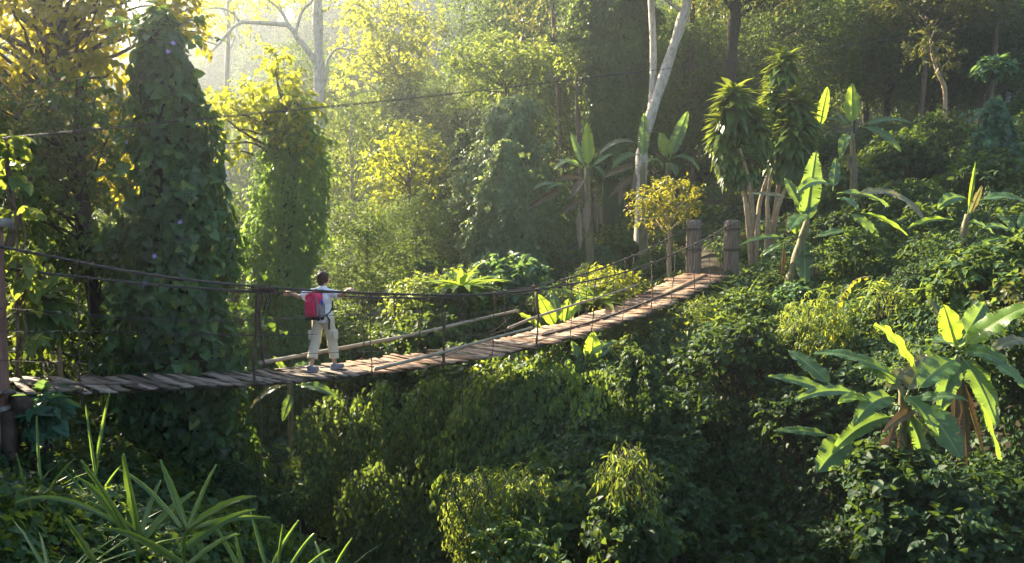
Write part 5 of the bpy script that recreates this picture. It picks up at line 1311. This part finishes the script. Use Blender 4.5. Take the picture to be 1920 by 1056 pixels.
while cnt < 190 and tries < 9000:
    tries += 1
    y = 7.5 + 27 * random.random()
    x = random.uniform(-.66, .70) * y
    u = 960 + F * x / y
    s = float(side(np.array([x]), np.array([y]))[0])
    if abs(s) < 1.1 or s < -2.6: continue
    if 440 < u < 1130 and y < 17.5 and s < 5: continue
    if math.hypot(x - 5.4, y - 22) < 2.0: continue
    if 1310 < u < 1370 and 19 < y < 30: continue
    near = min(math.hypot(x - p[0], y - p[1]) for p in PROT)
    if y < 9.5 and s < 4: continue
    top = 1.6
    sc = random.uniform(.65, 1.15)
    if near < 1.9: sc *= .5
    if 1180 < u < 1560 and y > 16: sc *= .6
    if 960 < u < 1260 and 17 < y < 24: sc *= .5
    if 980 < u < 1150 and 13 < y < 19.5: continue
    hs = (1.5, 1.9, 1.2, 1.7, 2.2, 1.4)
    bad = False
    if s < 14:
        zt = gz(x, y) + 1.9 * sc
        vt = 433 + F * (CAMZ - zt) / y
        tt = (u - 40) / 1330
        if 0 < tt < 1.02:
            pe = min((B(t_, W) for t_ in np.linspace(0, 1, 60)), key=lambda p: abs(960 + F * p[0] / p[1] - u))
            if y < pe[1] + .3 and vt < 433 + F * (CAMZ - pe[2]) / pe[1] + 6: bad = True
            if abs(y - pe[1]) < 1.2: bad = True
    for a, b_ in SPOT2:
        if (a - x) ** 2 + (b_ - y) ** 2 < (.8 + .028 * y) ** 2: bad = True; break
    if bad: continue
    SPOT2.append((x, y))
    n = float(vnoise(np.array([x * .16]), np.array([y * .16]), 0, 31)[0])
    region = 'in the shaded lower gorge' if (s < 7 and u > 1150) else ('on the bank under the bridge' if s < 5 else ('on the open hillside' if u > 1450 else 'on the slope beyond the bridge'))
    w = [.22, .22, .16, .06, .06, .06, .12, .1]
    if region == 'on the slope beyond the bridge': w = [.2, .15, .2, .15, .2, .1, 0, 0]
    if region == 'in the shaded lower gorge': w = [.0, .06, 0, 0, 0, 0, .5, .44]  # mostly the leaves with gorge shade painted into their colour
    k = random.choices(range(8), w)[0]
    shrub_at(k, x, y, sc, region); cnt += 1
# extra trees outside the frame on the near bank (they shade the foreground)
# ------------------------------------------------------------------ creepers and undergrowth covering the ground
def cover(name, label, N, ymax, ymin, leaf0, leafk, mat, tmpl, sel, hang=.2, height=.3, seed=1):
    y = ymin + (ymax - ymin) * rng.random(N) ** 1.25
    x = (rng.random(N) * 1.5 - .75) * y + rng.normal(0, .4, N)
    s = side(x, y)
    m = sel(x, y, s)
    x, y, s = x[m], y[m], s[m]
    z = ground(x, y)
    e = .15
    gx = (ground(x + e, y) - ground(x - e, y)) / (2 * e); gy = (ground(x, y + e) - ground(x, y - e)) / (2 * e)
    nrm = unit(np.column_stack([-gx, -gy, np.ones_like(x)]))
    n = len(x)
    hh = height * (.5 + .5 * vnoise(x * 1.1, y * 1.1, 0, seed)) + .5 * height * vnoise(x * 3, y * 3, 0, seed + 1)
    off = np.clip(hh, .02, None) * (1 - .6 * rng.random(n) ** 2) + .02
    pos = np.column_stack([x, y, z]) + nrm * off[:, None]
    down = np.column_stack([-gx, -gy, -(gx * gx + gy * gy)])
    dd = sphere_dirs(n) * np.array([1, 1, .4]) + down * .6 + np.array([0, 0, -hang])
    nn = nrm + np.array([0, 0, .3]) + rng.normal(size=(n, 3)) * .4
    size = (leaf0 + leafk * y) * (.5 + .9 * rng.random(n))
    base = .45 + .25 * vnoise(x * .7, y * .7, 0, seed + 5) + rng.normal(0, .17, n)
    o = link(name, leaves(name, pos, dd, nn, size, tmpl, mat, np.clip(base, 0, 1)))
    return tag(o, label, 'undergrowth', None, 'stuff')
pathm = lambda x, y: ~((np.abs(x - np.interp(y, ctr[:, 1], ctr[:, 0])) < .5) & (y > 21) & (y < 30))
strm = lambda s: np.abs(s) > .75
gorge = lambda x, y, s: (s > -4) & (s < 7.2) & (x / y > .05)
cover('creeper_cover', 'carpet of heart-leaved creepers over the gorge banks', 150000, 24, 3.4, .06, .0042, M['mid'], 'heart', lambda x, y, s: strm(s) & pathm(x, y) & (s > -1) & ~gorge(x, y, s), seed=41)
cover('bank_cover', 'creepers and seedlings coloured dark as shade over the shaded near bank', 60000, 17, 3.2, .055, .0042, M['dark'], 'heart', lambda x, y, s: strm(s) & (s <= -1) & (s > -9) & ~gorge(x, y, s), height=.4, seed=48)  # darker leaf chosen so the bank's shade sits in its colour
cover('shade_cover', 'creepers coloured dark as shade over the floor and wall of the lower gorge', 90000, 19, 5, .055, .004, M['deep'], 'heart', lambda x, y, s: strm(s) & gorge(x, y, s), seed=45)  # gorge shade is in the leaf colour here
cover('undergrowth', 'dark small-leaved undergrowth over the banks', 120000, 30, 3.4, .05, .004, M['dark'], 'oval', lambda x, y, s: strm(s) & pathm(x, y) & (s > -12) & ~(gorge(x, y, s) & (rng.random(len(x)) < .6)), height=.22, seed=51)
cover('wall_cover', 'creepers draping the ravine wall under the bridge', 90000, 18, 9, .05, .0042, M['vine'], 'oval', lambda x, y, s: (s > .7) & (s < 5) & (x / y < .16), hang=1.1, height=.55, seed=43)
cover('hillside_cover', 'leafy ground cover on the hill and the open slope', 110000, 75, 22, .05, .0048, M['mid'], 'oval', lambda x, y, s: strm(s) & pathm(x, y), height=.5, seed=61)
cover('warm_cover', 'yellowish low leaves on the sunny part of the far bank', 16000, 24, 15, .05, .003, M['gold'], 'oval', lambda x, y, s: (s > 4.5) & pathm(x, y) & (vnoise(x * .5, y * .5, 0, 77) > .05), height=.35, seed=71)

# ------------------------------------------------------------------ light, air, camera
sd = Vector((math.sin(SUN_AZ) * math.cos(SUN_EL), math.cos(SUN_AZ) * math.cos(SUN_EL), math.sin(SUN_EL)))
L = bpy.data.lights.new('sun', 'SUN'); L.energy = 5.0; L.angle = R(.5); L.color = (1.0, .86, .62)
lo_ = bpy.data.objects.new('sun', L); COL.objects.link(lo_); lo_.rotation_euler = sd.to_track_quat('Z', 'Y').to_euler()
lo_.location = sd * 80
w = bpy.data.worlds.new('World'); S.world = w; w.use_nodes = True
nt = w.node_tree; bg = nt.nodes['Background']
sky = nt.nodes.new('ShaderNodeTexSky'); sky.sky_type = 'NISHITA'; sky.sun_disc = False
sky.sun_elevation = SUN_EL; sky.sun_rotation = SUN_AZ; sky.air_density = 1.2; sky.dust_density = 2.0
nt.links.new(sky.outputs[0], bg.inputs['Color']); bg.inputs['Strength'].default_value = .076

HZ0, HZ1 = -8.0, 46.0
b = MB(); b.box((0, 65, (HZ0 + HZ1) / 2), np.eye(3), (176, 112, (HZ1 - HZ0) / 2))
m, nt_, N_, Lk_ = nodes('mist')
pv = N_('ShaderNodeVolumePrincipled'); pv.inputs['Density'].default_value = .0011; pv.inputs['Anisotropy'].default_value = .7; pv.inputs['Color'].default_value = (.84, .93, 1.0, 1)
oo = N_('ShaderNodeOutputMaterial'); Lk_(pv.outputs[0], oo.inputs['Volume'])
tag(b.build('haze', m, None, False), 'pale sunlit mist filling the valley', 'haze', None, 'stuff')

cam = bpy.data.cameras.new('camera'); cam.sensor_width = 36; cam.lens = 36 * F / 1920; cam.clip_end = 2000; cam.clip_start = .05
co = bpy.data.objects.new('camera', cam); COL.objects.link(co); co.location = (0, 0, CAMZ); co.rotation_euler = (math.pi / 2 - PITCH, 0, 0)
S.camera = co
S.view_settings.view_transform = 'Standard'; S.view_settings.look = 'None'; S.view_settings.exposure = 2.55; S.view_settings.gamma = 1
try: S.view_settings.use_curve_mapping = False
except Exception: pass
cy = S.cycles
cy.max_bounces = 6; cy.diffuse_bounces = 3; cy.glossy_bounces = 2; cy.transmission_bounces = 4; cy.volume_bounces = 0; cy.transparent_max_bounces = 8
cy.use_denoising = True
try: cy.denoiser = 'OPENIMAGEDENOISE'
except Exception: pass
cy.sample_clamp_indirect = 4
cy.caustics_reflective = False; cy.caustics_refractive = False
